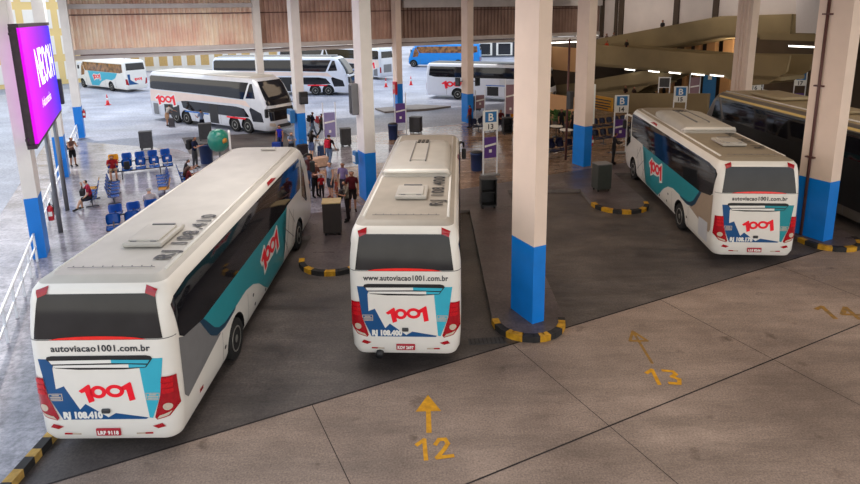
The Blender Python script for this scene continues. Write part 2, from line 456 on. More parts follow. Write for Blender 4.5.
def rear_1001(B, url, reg, plate, urlw=1.9, exhaust=False, dull=False, cy='cyan'):
    """tail of the three large coaches: window, lamps, livery, writing"""
    D = B.decal
    D('rear_window', 'rear', [[(-1.13, 2.44), (1.13, 2.44), (1.03, 3.26), (-1.03, 3.26)]], M['rearglass'])
    bar = [(-.86 + 1.72 * k / 10, 2.435 + .06 * math.sin(PI * k / 10) ** .6) for k in range(11)]
    D('brake_light', 'rear', [[(-.86, 2.43)] + bar[1:-1] + [(.86, 2.43)]], M['lensbright'], .014)
    for sg in (-1, 1):
        D('marker_light', 'rear', [[(sg * .86, 3.27), (sg * 1.03, 3.2), (sg * 1.06, 3.33), (sg * .86, 3.40)]], M['lens'], .02)
        lt = D('tail_light', 'rear', [[(sg * 1.255, 1.66), (sg * 1.05, 1.68), (sg * 1.0, 1.3), (sg * .86, .84), (sg * .9, .79), (sg * 1.12, .86), (sg * 1.27, 1.05)]], M['lens'], .016)
        D('reversing_lamp', 'rear', [[(sg * (1.1 + .075 * math.cos(t)), 1.06 + .075 * math.sin(t)) for t in [2 * PI * k / 14 for k in range(14)]]], M['clear'], .024, lt)
        D('lamp_strip', 'rear', [[(sg * .9, .81), (sg * 1.1, .88), (sg * 1.16, .96), (sg * .95, .88)]], M['clear'], .024, lt)
        for k in range(3):
            z = 1.34 + .11 * k
            D('lamp_segment', 'rear', [[(sg * 1.03, z), (sg * 1.2, z - .01), (sg * 1.21, z + .08), (sg * 1.045, z + .09)]], M['lens2'], .024, lt)
        D('reflector', 'rear', [[(sg * .8, .66), (sg * .98, .72), (sg * 1.04, .65), (sg * .9, .61)]], M['lens'], .012)
        D('bumper_lamp', 'rear', [[(sg * .66, .53), (sg * .8, .535), (sg * .8, .50), (sg * .66, .495)]], M['lens'], .012)
        D('bumper_lamp', 'rear', [[(sg * .5, .525), (sg * .66, .53), (sg * .66, .495), (sg * .5, .49)]], M['clear'], .012)
    # painted fields below the window
    D('blue_field', 'rear', [[(-1.1, 2.05), (-.8, 2.05), (-.86, 1.86), (-.85, 1.44), (-.7, 1.5), (-.47, 1.01), (-.36, 1.13), (.02, .84), (.16, .93), (.74, .83), (.7, .80), (-.8, .80), (-1.0, 1.28), (-1.05, 1.68)]],
      M['navy'], label='dark blue zigzag paint')
    D('white_field', 'rear', [[(-.86, 1.86), (.68, 1.86), (.76, .83), (.16, .93), (.02, .84), (-.36, 1.13), (-.47, 1.01), (-.7, 1.5), (-.85, 1.44)]], M['cream'], .005)
    D('turquoise_field', 'rear', [[(.16, 2.05), (1.1, 2.05), (1.05, 1.68), (1.0, 1.3), (.82, .82), (.76, .83), (.68, 1.86), (.62, 1.95), (.16, 1.95)]], M[cy])
    gr = D('grille', 'rear', [[(-.93, 2.095), (-.85, 2.115), (.82, 2.115), (.9, 2.095), (.93, 2.05), (.8, 1.87), (.4, 1.835), (-.4, 1.835), (-.8, 1.87), (-.95, 2.05)]], M['black'], .012)
    D('grille_slat', 'rear', [[(-.9, 2.025), (.2, 2.035), (.2, 1.97), (-.86, 1.955)]], M['white'], .02, gr)
    D('grille_slat', 'rear', [[(.2, 2.035), (.88, 2.025), (.84, 1.955), (.2, 1.97)]], M[cy], .02, gr)
    D('grille_slat', 'rear', [[(-.84, 1.93), (.5, 1.942), (.5, 1.875), (-.8, 1.885)]], M['white'], .02, gr)
    D('grille_slat', 'rear', [[(.5, 1.942), (.82, 1.93), (.79, 1.885), (.5, 1.875)]], M[cy], .02, gr)
    P, W = text_polys(url, .115, .004, 1.06)
    D('web_address', 'rear', xf(P, urlw / W, 1.12, -urlw / 2 + .03, 2.2), M['text'], .009)
    D('logo_digits', 'rear', xf(logo_1001(), 1.0, 1.08, -.45, 1.15), M['red'], .011, label='red painted digits 1001')
    P, W = text_polys(reg, .115, .012, 1.05)
    D('fleet_number', 'rear', xf(P, .71 / W, 1.1, -.785, .835), M['white'], .011)
    D('pointer_mark', 'rear', [[(-.05, .94), (.07, .94), (.02, .85)]], M['white'], .010)
    hd = MB().box((0, -.03, .99), (.15, .05, .09), bev=.02).build('hatch_handle', M['dgrey'], B.root)
    for x0 in (-1.0, .74):
        z0 = 1.2
        q = [[(x0, z0 + .15), (x0 + .25, z0 + .15), (x0 + .25, z0 + .135), (x0, z0 + .135)], [(x0, z0), (x0 + .25, z0), (x0 + .25, z0 + .015), (x0, z0 + .015)],
             [(x0, z0), (x0 + .015, z0), (x0 + .015, z0 + .15), (x0, z0 + .15)], [(x0 + .235, z0), (x0 + .25, z0), (x0 + .25, z0 + .15), (x0 + .235, z0 + .15)],
             [(x0 + .03, z0 + .03), (x0 + .22, z0 + .03), (x0 + .22, z0 + .05), (x0 + .03, z0 + .05)], [(x0 + .03, z0 + .065), (x0 + .22, z0 + .065), (x0 + .22, z0 + .085), (x0 + .03, z0 + .085)],
             [(x0 + .06, z0 + .1), (x0 + .19, z0 + .1), (x0 + .19, z0 + .12), (x0 + .06, z0 + .12)]]
        D('notice_panel', 'rear', q, M['clear'], .010)
    pl = MB().box((0, -.035, .55), (.44, .03, .15), bev=.01).build('license_plate', M['plate'], B.root)
    P, W = text_polys(plate, .075, .006, 1.1); b = MB()
    for q in xf(P, .38 / W, 1, -.19, .51): b.face([(p[0], -.053, p[1]) for p in q])
    b.build('plate_lettering', M['white'], pl)
    # panel gap under the window, running round both corners
    for sg in (1,):
        D('panel_gap', 'rear', [[(-1.29, 2.405), (-1.1, 2.42), (1.1, 2.42), (1.29, 2.405), (1.29, 2.418), (1.1, 2.433), (-1.1, 2.433), (-1.29, 2.418)]], M['dgrey'], .007)
    if exhaust:
        MB().tube([(-.62, .3, .38), (-.62, -.1, .36)], .09, 14).build('exhaust_pipe', M['black'], B.root)

def side_1001(B, face, wedge='grey'):
    D = B.decal; L = B.L
    win = [(.34, 2.32), (.52, 2.2), (1.48, 2.05), (8.5, 2.05), (8.75, 2.1), (10.75, 2.1), (10.98, 3.1), (10.9, 3.17), (9, 3.2), (1.0, 3.2), (.36, 3.12), (.26, 3.0)]
    w = D('side_window', face, [win], M['glass'])
    D('front_side_window', face, [[(10.95, 2.1), (10.95, 1.75), (11.6, 1.35), (11.75, 1.4), (11.45, 2.5), (11.2, 3.05), (11.1, 3.1)]], M['glass'])
    # teal sweep rising from the tail to the middle of the side
    low = [(2.0, 1.56), (2.25, 1.42), (2.6, 1.34), (3.4, 1.33), (4.2, 1.35), (4.8, 1.24), (5.3, 1.02), (5.8, .68), (6.3, .4)]
    D('teal_sweep', face, [[(1.48, 2.05)] + low + [(8.0, .4), (8.05, 1.7), (8.75, 2.1), (8.5, 2.05)]], M['teal'])
    D('dark_sweep_edge', face, [[(1.28, 2.08), (1.48, 2.05), (2.0, 1.56), (2.25, 1.42), (2.6, 1.34), (3.4, 1.33), (3.3, 1.27), (2.6, 1.22), (2.1, 1.3), (1.75, 1.5)]], M['dnavy'], .0065)
    D('grey_wedge', face, [[(.3, 2.3), (.52, 2.2), (1.28, 2.08), (1.75, 1.5), (2.1, 1.3), (2.35, 1.24), (.45, .95), (.3, 1.1)]], M[wedge], .0055)
    # digits in red over a white outline
    d = 1 if face == 'right' else -1; x0 = 5.6 if face == 'right' else 7.5
    D('logo_outline', face, xf(logo_outline(), 1.85 * d, 1.85, x0, 1.12), M['white'], .011)
    D('logo_digits', face, xf(logo_1001(), 1.85 * d, 1.85, x0, 1.12), M['red'], .016, label='red painted digits 1001')
    # thin sketch lines on the white front quarter
    ln = []
    for (a, b, c, e) in ((8.25, .5, 9.1, 1.9), (8.2, 1.55, 9.5, .75), (9.15, .6, 9.6, 1.7), (8.3, 1.1, 8.7, .5), (9.0, 1.9, 9.7, 1.2)):
        dx, dz = c - a, e - b; l = math.hypot(dx, dz); nx, nz = -dz / l * .014, dx / l * .014
        ln.append([(a + nx, b + nz), (c + nx, e + nz), (c - nx, e - nz), (a - nx, b - nz)])
    D('sketch_lines', face, ln, M['grey'], .007)
    q = []
    for a in (2.4, 4.3, 6.4, 8.1, 9.4): q.append([(a, .38), (a + .014, .38), (a + .014, 1.2), (a, 1.2)])
    D('hatch_gaps', face, q, M['grey'], .0075)
    for a, z in ((4.75, .95), (4.9, .62), (5.9, .55), (2.55, .75)):
        D('side_latch', face, [[(a + .06 * math.cos(t), z + .05 * math.sin(t)) for t in [2 * PI * k / 10 for k in range(10)]]], M['dgrey'], .009)
    D('side_reflector', face, [[(1.0, .72), (1.18, .72), (1.18, .64), (1.0, .64)]], M['lens'], .009)
    D('roof_edge_mark', face, [[(7.0, 3.27), (8.0, 3.27), (7.6, 3.36), (7.1, 3.36)]], M['lens'], .012)
def rain_gutter(B):
    z0 = B.st['top'] - .02
    for sg in (-1, 1):
        MB().tube([(sg * 1.0, .75, z0), (sg * 1.0, B.L - 2.0, z0)], .035, 6).build('roof_gutter', M['cream'], B.root)
    b = MB().box((0, .78, B.st['top'] + .024), (1.6, .018, .006))
    for k in range(9): b.box((-.72 + k * .18, .83, B.st['top'] + .024), (.02, .02, .012))
    b.build('roof_seam', M['grey'], B.root)
def windshield(B, m='glass'):
    hw = 1.12
    B.decal('windshield', 'front', [[(-hw, 1.45), (hw, 1.45), (hw - .02, 2.4), (hw - .1, 3.15), (-hw + .1, 3.15), (-hw + .02, 2.4)]], M[m])
    for sg in (-1, 1):
        B.decal('headlight', 'front', [[(sg * .62, .75), (sg * 1.12, .82), (sg * 1.14, 1.05), (sg * .8, 1.0)]], M['clear'], .01)
    B.decal('front_grille', 'front', [[(-.5, .65), (.5, .65), (.55, .95), (-.55, .95)]], M['dgrey'], .008)
def front_trim(B, m='black'):
    windshield(B); B.wheels(); B.mirror(-1, m=m); B.mirror(1, m=m); rain_gutter(B)

# ------------------------------------------------------------------ the coaches under the roof
b1 = Bus('coach', 'coach', (-6.15, 9.97, 0), R(.5), 'cream coach numbered RJ 108.410 parked beside the blue seats', L=13.0)
b1.root.scale = (1.05, 1, 1)
rear_1001(b1, 'autoviacao1001.com.br', 'RJ 108.410', 'LRF 9118', 1.75)
side_1001(b1, 'right'); side_1001(b1, 'left'); front_trim(b1)
b1.hatch(.12, 1.75, 2.95); b1.rooftext('RJ 108.410', .76, 1.15, .33)
MB().box((.3, b1.L - 2.2, 3.56), (.5, .16, .08), bev=.03).build('roof_vent', M['roofwhite'], b1.root)

b2 = Bus('coach', 'coach', (-.64, 12.76, 0), R(3.0), 'cream coach numbered RJ 108.400 with a large air conditioner, in lane 12', L=12.05, roof='roofmid')
rear_1001(b2, 'www.autoviacao1001.com.br', 'RJ 108.400', 'KOV 2697', 1.96, exhaust=True)
side_1001(b2, 'right'); side_1001(b2, 'left'); front_trim(b2)
b2.hatch(.02, 1.95, 3.0, .82); b2.rooftext('RJ 108.400', .68, 1.5, .33); b2.aircon(4.2, 8.6, False)

M['rooftan'] = mat('tan_roof_paint', s2l(160, 148, 128), .5, var=.2, scale=1.3)  # darker tan roof tone for this coach
b3 = Bus('coach', 'coach', (10.42, 18.2, 0), R(4.6), 'cream coach numbered RJ 108.178 parked beside the right kerb island', roof='rooftan')
rear_1001(b3, 'autoviacao1001.com.br', 'RJ 108.178', 'LLE 8266', 1.7, cy='teal')
M['wedgetan'] = mat('tan_grey_paint', s2l(170, 150, 130), .35, var=.06)
side_1001(b3, 'right', 'wedgetan'); side_1001(b3, 'left', 'wedgetan'); front_trim(b3, 'cream')
b3.hatch(-.05, 2.0, 3.1, .82); b3.rooftext('RJ 108.178', .66, 1.7, .33); b3.aircon(4.4, 8.8)
b3.decal('side_vent', 'left', [[(.55, .55), (1.35, .55), (1.35, 1.2), (.55, 1.25)]], M['silver'], .012)
# ------------------------------------------------------------------ coaches further away
def heading(dx, dy): return math.atan2(dx, dy)
def place(rear_right=None, front_right=None, dx=0, dy=1):
    """rear-centre of a coach whose front right-hand corner stands at front_right"""
def double_decker(loc, hd, label, L=14.0, logo=True, stripes=True, paint='silver', roof='roofwhite', bay_open=False):
    B = Bus('double_deck_coach', 'double', loc, hd, label, paint=paint, roof=roof, L=L)
    D = B.decal; f = B.L
    for face in ('right', 'left'):
        D('upper_window', face, [[(.3, 2.6), (.7, 2.55), (7.5, 2.5), (f - 2.6, 2.42), (f - 2.0, 3.62), (.5, 3.62), (.32, 3.5)]], M['glass'])
        D('champagne_sweep', face, [[(.28, 2.5), (7.5, 2.42), (f - 2.4, 2.34), (f - 1.9, 1.9), (f - 3.2, 2.05), (6, 1.98), (4.0, 1.75), (2.9, 1.5), (.2, 1.55)]], M['salmon'], .0045)
        D('lower_window', face, [[(4.3, 1.8), (5.0, 1.86), (f - 3.4, 1.86), (f - 2.6, 1.75), (f - 2.1, 1.2), (f - 3.2, 1.12), (f - 4.6, 1.12), (5.4, 1.12), (4.5, 1.3)]], M['glass'])
        D('cab_window', face, [[(f - 2.05, 1.75), (f - 1.9, 1.9), (f - .8, 1.55), (f - .62, .95), (f - 1.75, .92)]], M['glass'])
        D('upper_front_window', face, [[(f - 2.35, 2.5), (f - 1.35, 2.55), (f - 1.6, 3.55), (f - 1.85, 3.55)]], M['glass'], .009)
        if stripes:
            D('blue_stripe', face, [[(4.6, 1.1), (7.6, 1.1), (7.6, 1.0), (4.7, 1.0)]], M['stripeblue'], .008)
            D('red_stripe', face, [[(f - 4.6, 1.1), (f - 2.4, 1.1), (f - 2.6, .98), (f - 4.6, .98)]], M['red'], .008)
        D('door', face, [[(7.75, .42), (8.75, .42), (8.75, 1.85), (7.75, 1.85)]], M['black'], .010)
        D('service_panel', face, [[(.5, .5), (1.2, .5), (1.2, 1.4), (.5, 1.4)]], M['grey'], .008)
        if bay_open: D('luggage_bay', face, [[(2.0, .6), (4.0, .6), (4.0, 1.45), (2.0, 1.45)]], M['black'], .008)
        q = []
        for a in (1.3, 2.2, 5.9, 6.9, 9.0): q.append([(a, .4), (a + .02, .4), (a + .02, 1.1), (a, 1.1)])
        D('hatch_gaps', face, q, M['grey'], .007)
        if logo:
            d = 1 if face == 'right' else -1; x0 = .9 if face == 'right' else 3.6
            D('logo_outline', face, xf(logo_outline(), 2.7 * d, 2.3, x0, 1.3), M['white'], .009)
            D('logo_digits', face, xf(logo_1001(), 2.7 * d, 2.3, x0, 1.3), M['red'], .013, label='red painted digits 1001')
    D('windshield', 'front', [[(-1.16, 2.1), (1.16, 2.1), (1.14, 2.7), (1.1, 3.4), (1.0, 3.72), (-1.0, 3.72), (-1.1, 3.4), (-1.14, 2.7)]], M['glass'])
    D('lower_windshield', 'front', [[(-1.12, 1.05), (1.12, 1.05), (1.14, 1.9), (-1.14, 1.9)]], M['glass'])
    D('destination_panel', 'front', [[(-.5, 1.92), (.5, 1.92), (.5, 2.05), (-.5, 2.05)]], M['white'], .012)
    for sg in (-1, 1):
        D('headlight', 'front', [[(sg * .7, .62), (sg * 1.16, .7), (sg * 1.16, .92), (sg * .85, .88)]], M['clear'], .01)
        D('tail_light', 'rear', [[(sg * 1.1, .9), (sg * 1.26, .9), (sg * 1.26, 1.6), (sg * 1.14, 1.6)]], M['lens'], .012)
        z = 2.15
        b = MB().tube([(sg * 1.1, f - .5, z - .05), (sg * 1.35, f - .2, z + .02), (sg * 1.5, f - .05, z - .2)], .05, 8)
        o = b.build('mirror_arm', M['silver'], B.root)
        MB().box((sg * 1.5, f - .05, z - .5), (.24, .18, .6), bev=.05).build('mirror_head', M['black'], o)
    D('front_grille', 'front', [[(-.6, .5), (.6, .5), (.62, .75), (-.62, .75)]], M['dgrey'], .008)
    D('rear_window', 'rear', [[(-1.0, 2.7), (1.0, 2.7), (.95, 3.5), (-.95, 3.5)]], M['rearglass'])
    D('engine_grille', 'rear', [[(-.7, .9), (.7, .9), (.7, 1.9), (-.7, 1.9)]], M['grey'], .008)
    B.wheels(); rain_gutter(B)
    return B
def at_front_right(p, hd, L, hw=1.3):
    d = Vector((math.sin(hd), math.cos(hd), 0)); n = Vector((math.cos(hd), -math.sin(hd), 0))
    return Vector(p) - d * L - n * hw
hd = heading(.826, -.563)
double_decker(at_front_right(g(271, 137), hd, 14.3), hd, 'silver double-deck coach with open luggage bay and pink upper sweep behind the blue chairs', bay_open=True, L=14.3)
MATS['gold_silver'] = mat('gold_silver', s2l(196, 184, 150), .35, .3, var=.1)
M['goldroof'] = MATS['gold_silver']
hd = heading(.985, -.17)
double_decker(at_front_right((-8.0, 61.0, 0), hd, 15.2), hd, 'long silver double-deck coach parked in the yard behind the first double-deck coach', L=15.2, logo=False, paint='whitebus', roof='whitebus')
# dark high coach beside the right column
M['shade'] = mat('shaded_silver_paint', s2l(120, 112, 104), .35, .3, var=.2, scale=2)  # silver body, darkened in its colour to stand in for shade
M['edge_glint'] = mat('painted_edge_glint', s2l(236, 206, 130), .35, var=.1)  # yellow reflection on the roof edge, painted as a stripe
M['dred'] = mat('dark_red_paint', s2l(150, 30, 34), .4, var=.1)
M['warmlit'] = mat('warm_lit_silver_roof', s2l(176, 160, 128), .4, .25, var=.15, scale=1.5)  # silver roof with the gold-brown light put into its colour
b4 = double_decker((17.15, 19.7, 0), R(-3.5), 'tall bronze roofed coach with dark windows behind the right column', L=13.4, paint='shade', roof='warmlit', stripes=False, logo=False)
b4.decal('dark_side_panel', 'left', [[(.6, .75), (11.0, .9), (11.0, 2.6), (.4, 2.6)]], M['black'], .0115)
b4.decal('logo_ring', 'left', xf(logo_1001(), -2.4, 2.4, 9.0, 1.0), M['dred'], .02, label='dark red painted digits 1001')
b4.decal('roof_edge_glint', 'left', [[(1.0, 3.66), (11.6, 3.66), (11.6, 3.76), (1.0, 3.76)]], M['edge_glint'], .012)
MB().box((0, 8.6, 4.1), (1.5, 2.4, .16), bev=.05).build('air_conditioner', M['warmlit'], b4.root)
MB().box((.1, 4.2, 4.08), (.8, 1.0, .12), bev=.04).build('roof_hatch', M['warmlit'], b4.root)

def far_coach(loc, hd, label, paint, roof='whitebus', L=12.35, glass='glass', logo=False, livery=False, bay=False):
    B = Bus('coach', 'coach', loc, hd, label, paint=paint, roof=roof, L=L); D = B.decal; f = B.L
    for face in ('right', 'left'):
        D('side_window', face, [[(.4, 2.25), (1.0, 2.12), (f - 1.9, 2.12), (f - 1.4, 2.9), (f - 1.5, 3.12), (.5, 3.12)]], M[glass])
        D('front_side_window', face, [[(f - 1.8, 2.1), (f - 1.6, 1.6), (f - .8, 1.5), (f - 1.0, 2.4), (f - 1.3, 3.0)]], M[glass])
        q = []
        for a in (2.2, 4.6, 6.2, 8.0, 9.2): q.append([(a, .4), (a + .025, .4), (a + .025, 1.3), (a, 1.3)])
        D('hatch_gaps', face, q, M['grey'], .007)
        d = 1 if face == 'right' else -1
        if logo:
            x0 = 1.7 if d > 0 else 4.1
            D('logo_digits', face, xf(logo_1001(), 2.5 * d, 2.2, x0, 1.0), M['red'], .012, label='red painted digits 1001')
        if livery:
            D('teal_sweep', face, [[(1.6, 2.1), (2.2, 1.5), (3.0, 1.25), (4.3, 1.3), (5.4, 1.0), (6.3, .45), (8, .42), (8.6, 2.1)]], M['cyan'], .0055)
            D('logo_outline', face, xf(logo_outline(), 1.9 * d, 1.9, 5.6 if d > 0 else 7.5, 1.1), M['white'], .009)
            D('logo_digits', face, xf(logo_1001(), 1.9 * d, 1.9, 5.6 if d > 0 else 7.5, 1.1), M['red'], .014, label='red painted digits 1001')
        if bay:
            D('luggage_bay', face, [[(6.3, .5), (7.4, .5), (7.4, 1.35), (6.3, 1.35)], [(9.6, .5), (10.6, .5), (10.6, 1.35), (9.6, 1.35)]], M['black'], .009)
            D('raised_flap', face, [[(7.5, 1.45), (9.5, 1.45), (9.5, 2.0), (7.5, 2.0)]], M['silver'], .02)
            D('blue_stripe', face, [[(6.2, 1.42), (9.6, 1.42), (9.6, 1.5), (6.2, 1.5)]], M['stripeblue'], .025)
    D('rear_window', 'rear', [[(-1.05, 2.44), (1.05, 2.44), (1.0, 3.2), (-1.0, 3.2)]], M['rearglass'])
    for sg in (-1, 1):
        D('tail_light', 'rear', [[(sg * 1.22, 1.5), (sg * 1.05, 1.5), (sg * .9, .8), (sg * 1.2, .9)]], M['lens'], .012)
    if livery:
        D('blue_field', 'rear', [[(-1.0, 2.0), (-.7, 2.0), (-.7, 1.4), (-.3, 1.1), (.2, .85), (-.9, .85)]], M['navy'])
        D('logo_digits', 'rear', xf(logo_1001(), .92, 1.05, -.3, 1.2), M['red'], .011, label='red painted digits 1001')
    else:
        D('engine_grille', 'rear', [[(-.6, .9), (.6, .9), (.6, 1.5), (-.6, 1.5)]], M['grey'], .008)
    windshield(B); B.wheels(); B.mirror(-1, m='whitebus'); B.mirror(1, m='whitebus')
    return B
# white coach with its luggage bays open, half hidden by the columns
hd = heading(.915, -.40)
fr = Vector((-.35, 58.4, 0)) + Vector((.915, -.40, 0)) * 12.35
far_coach(at_front_right(fr, hd, 12.35), hd, 'white coach with open luggage bays and large red digits, behind two columns', 'whitebus', logo=True, bay=True)
# turquoise and white coach leaving at the far left
hd = heading(-.80, .60)
far_coach(Vector((-32.6, 67.0, 0)), hd, 'white and turquoise coach driving away at the far left of the yard', 'cream', glass='reflectglass', livery=True, L=11.2)
hd = heading(-.985, .17)
far_coach(Vector((8.0, 92.6, 0)), hd, 'bright blue coach parked at the far end of the yard', 'bluebus', roof='bluebus', L=11.2, glass='reflectglass')
hd = heading(-.75, .66)
double_decker(Vector((-5.2, 76.0, 0)), hd, 'pale silver coach seen from behind between two columns', L=12.5, paint='silver', logo=True)
hd = heading(.98, -.15)
far_coach(Vector((-22.0, 90.0, 0)), hd, 'white roofed coach mostly hidden behind the long silver double-deck coach', 'whitebus', L=12.0)
# ------------------------------------------------------------------ ground
M['lane'] = floor_mat('lane_concrete', s2l(136, 118, 106), s2l(184, 163, 148), s2l(170, 164, 160), .5, .8, .3, 26, .36, .25)
M['berth'] = floor_mat('berth_asphalt', s2l(66, 60, 60), s2l(114, 105, 100), s2l(150, 146, 144), .32, .7, .45, 18, .5, .3)
M['yard'] = floor_mat('yard_concrete', s2l(132, 136, 152), s2l(186, 188, 202), s2l(190, 190, 196), .3, .7, .16, 6, .42, .1)
M['road'] = floor_mat('outer_road', s2l(146, 148, 158), s2l(180, 182, 192), s2l(190, 190, 196), .5, .8, .2, 8, .25, .1)
M['tile'] = floor_mat('platform_tile', s2l(140, 136, 144), s2l(190, 186, 194), s2l(170, 166, 164), .05, .26, .5, 9, .4, .07)
M['joint'] = mat('joint_gap', s2l(52, 44, 42), .9, var=.4, scale=5)
M['edge'] = mat('worn_kerb_concrete', s2l(120, 112, 108), .7, var=.35, scale=4, bump=.3)
M['kyel'] = mat('kerb_yellow', s2l(214, 158, 24), .6, var=.4, scale=9)
M['kblk'] = mat('kerb_black', s2l(40, 38, 38), .7, var=.3, scale=9)

def P2(u, v): p = uv(u, v); return (p.x, p.y)
def slab(name, quad, z0, z1, m, extra=None):
    b = MB(); b.prism([P2(*q) for q in quad], z0, z1, mi=0)
    for (a, c, w) in (extra or []):
        a, c = uv(*a), uv(*c); d = (c - a).normalized(); n = Vector((-d.y, d.x, 0)) * w / 2
        b.face([(a + n) + Vector((0, 0, z1 + .003)), (a - n) + Vector((0, 0, z1 + .003)), (c - n) + Vector((0, 0, z1 + .003)), (c + n) + Vector((0, 0, z1 + .003))], mi=1)
    return structure(b.build(name, [m, M['joint']]))
JX = [-7.4, -2.4, 2.7, 7.85, 12.95, 18.1, 23.2, 28.3]
slab('floor', [(-40, -12), (60, -12), (60, 11.42), (-40, 11.42)], -.3, 0, M['lane'],
     [((-5.6, 11.40), (44, 11.40), .05), ((-5.6, 7.94), (44, 7.94), .035), ((-5.6, 2.9), (44, 2.9), .03)] + [((x, -4), (x, 11.4), .016) for x in JX])
slab('floor', [(-5.6, 11.42), (60, 11.42), (60, 36.6), (-5.6, 36.6)], -.3, 0, M['berth'])
slab('floor', [(-120, 11.42), (-5.6, 11.42), (-5.6, 150), (-120, 150)], -.3, 0, M['road'])
slab('floor', [(-5.6, 36.6), (110, 36.6), (110, 150), (-5.6, 150)], -.3, 0, M['yard'])
slab('floor', [(2.6, 36.0), (9.3, 36.0), (9.3, 42.5), (2.6, 44.0)], -.3, .004, M['berth'])

# raised platform with saw-tooth bays: fingers run straight at the coaches
KH = .15
def finger_tip(xl, xr, yt, n=10, r=None):
    c = (xl + xr) / 2; h = (xr - xl) / 2; r = r or h
    return [(c + h * math.cos(t), yt + r - r * math.sin(t)) for t in [PI * k / n for k in range(n + 1)]][::-1]
FING = [(-11.5, -7.62, 8.4), (-4.45, -2.2, 17.85), (1.6, 3.52, 13.75), (6.88, 9.25, 23.35), (13.1, 15.15, 19.15)]
HEAD = [21.05, 23.8, 26.5, 29.2, 32.0]
out = []
out += [P2(-5.6, 12.0)]
out += [(-9.2, 7.6), (-7.62, 8.0)]
for k in range(5):
    xl, xr, yt = FING[k]
    if k: out += [(xl, HEAD[k - 1])] + finger_tip(xl, xr, yt)
    else: pass
    out += [(xr, HEAD[k])]
out += [(18.7, 32.0), (18.7, 27.4), (20.8, 27.4), (20.8, 34.7), (24.4, 34.7), (24.4, 30.0)] + [P2(48.0, 24.0), P2(48.0, 38.0), P2(9.5, 38.0), P2(8.6, 36.0), P2(3.0, 36.5), P2(2.0, 39.5), P2(-5.6, 47.4)]
b = MB(); b.prism(out, -.02, KH, mi=0, side_mi=1)
bmesh.ops.delete(b.bm, geom=[f for f in b.bm.faces if f.calc_center_median().z < 0], context='FACES_ONLY')
bmesh.ops.triangulate(b.bm, faces=[f for f in b.bm.faces if len(f.verts) > 4])
for co, no in ((uv(8.2, 0), uv(1, 0)), (uv(3.4, 0), uv(1, 0)), (uv(0, 23.4), uv(0, 1)), (uv(0, 30), uv(0, 1))):
    bmesh.ops.bisect_plane(b.bm, geom=b.bm.verts[:] + b.bm.edges[:] + b.bm.faces[:], plane_co=co, plane_no=no, dist=1e-5)
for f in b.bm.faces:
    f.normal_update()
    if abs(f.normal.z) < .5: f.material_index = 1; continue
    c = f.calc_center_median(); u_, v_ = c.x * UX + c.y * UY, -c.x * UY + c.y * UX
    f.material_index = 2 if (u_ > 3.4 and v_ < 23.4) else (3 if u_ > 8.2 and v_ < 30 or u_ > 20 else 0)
M['finger'] = floor_mat('dark_island_floor', s2l(78, 68, 70), s2l(116, 104, 104), s2l(170, 166, 164), .22, .55, .5, 12, .4, .15)  # darker floor tone on the fingers
M['tiledim'] = floor_mat('platform_tile_dim', s2l(126, 101, 82), s2l(172, 142, 118), s2l(170, 166, 164), .08, .34, .5, 9, .4, .1)  # same tile, darkened and browned to stand in for dim light
bmesh.ops.recalc_face_normals(b.bm, faces=b.bm.faces[:])
structure(b.build('platform', [M['tile'], M['edge'], M['finger'], M['tiledim']]))
# painted kerb stones round the finger tips
def kerb(pts, name='kerb', w=.16, seg=.42):
    b = MB(); P = [Vector((p[0], p[1], 0)) for p in pts]; acc = 0; k = 0
    fine = []
    for a, c in zip(P, P[1:]):
        n = max(1, int((c - a).length / .105))
        fine += [a + (c - a) * i / n for i in range(n)]
    fine.append(P[-1])
    for a, c in zip(fine, fine[1:]):
        d = c - a; acc += d.length; k = int(acc / seg) % 2
        n = Vector((d.y, -d.x, 0)).normalized() * .02
        i = -n / .02 * w
        q = [a + n, c + n, c + i, a + i]
        b.prism([(p.x, p.y) for p in q], 0.0, KH + .012, mi=k)
    return structure(b.build(name, [M['kyel'], M['kblk']]))
for k in (1, 2, 3, 4):
    kerb(finger_tip(*FING[k]))
k_ = kerb([(-7.54, 14.2), (-7.54, 8.0)][::-1], seg=.3)
k_.data.materials[0] = mat('worn_kerb_yellow', s2l(206, 164, 84), .8, var=.5, scale=6)
# white worn edge along bay head
# drain grate beside the kerb
dr = tag(MB().box((0, 0, .006), (.95, .28, .012)).build('drain_grate', M['dgrey'], None, g(487, 341, 0), R(4)), 'dark slotted drain grate set in floor by the kerb of the near column', 'drain')
b = MB()
for k in range(9): b.box((-.42 + k * .105, 0, .013), (.04, .24, .008))
b.build('grate_bars', M['black'], dr)

# ------------------------------------------------------------------ painted marks on the lane
def paint_mark(name, polys, loc, rz, label):
    b = MB()
    for k, q in enumerate(polys): b.face([(p[0], p[1], .004 + .0006 * k) for p in q])
    return tag(b.build(name, M['mark'], None, loc, rz), label, 'road marking')
M['mark'] = mat('worn_yellow_marking', s2l(236, 172, 12), .7, var=.35, scale=7, col2=s2l(190, 132, 20))
M['mark2'] = mat('faded_yellow_marking', s2l(176, 128, 36), .8, var=.5, scale=5, col2=s2l(118, 96, 66))
def strokes(lines, w):
    out = []
    for l in lines:
        for (x0, y0), (x1, y1) in zip(l, l[1:]):
            dx, dy = x1 - x0, y1 - y0; n = math.hypot(dx, dy); ux, uy = dx / n * w * .35, dy / n * w * .35; px, py = -dy / n * w / 2, dx / n * w / 2
            out.append([(x0 - ux + px, y0 - uy + py), (x1 + ux + px, y1 + uy + py), (x1 + ux - px, y1 + uy - py), (x0 - ux - px, y0 - uy - py)])
    return out
ar = [[(-.055, 0), (.055, 0), (.05, .72), (-.05, .72)], [(-.27, .66), (.27, .66), (0, 1.22)]]
paint_mark('painted_arrow', ar, g(429, 433), R(1), 'bright yellow painted arrow above the number 12 on the concrete')
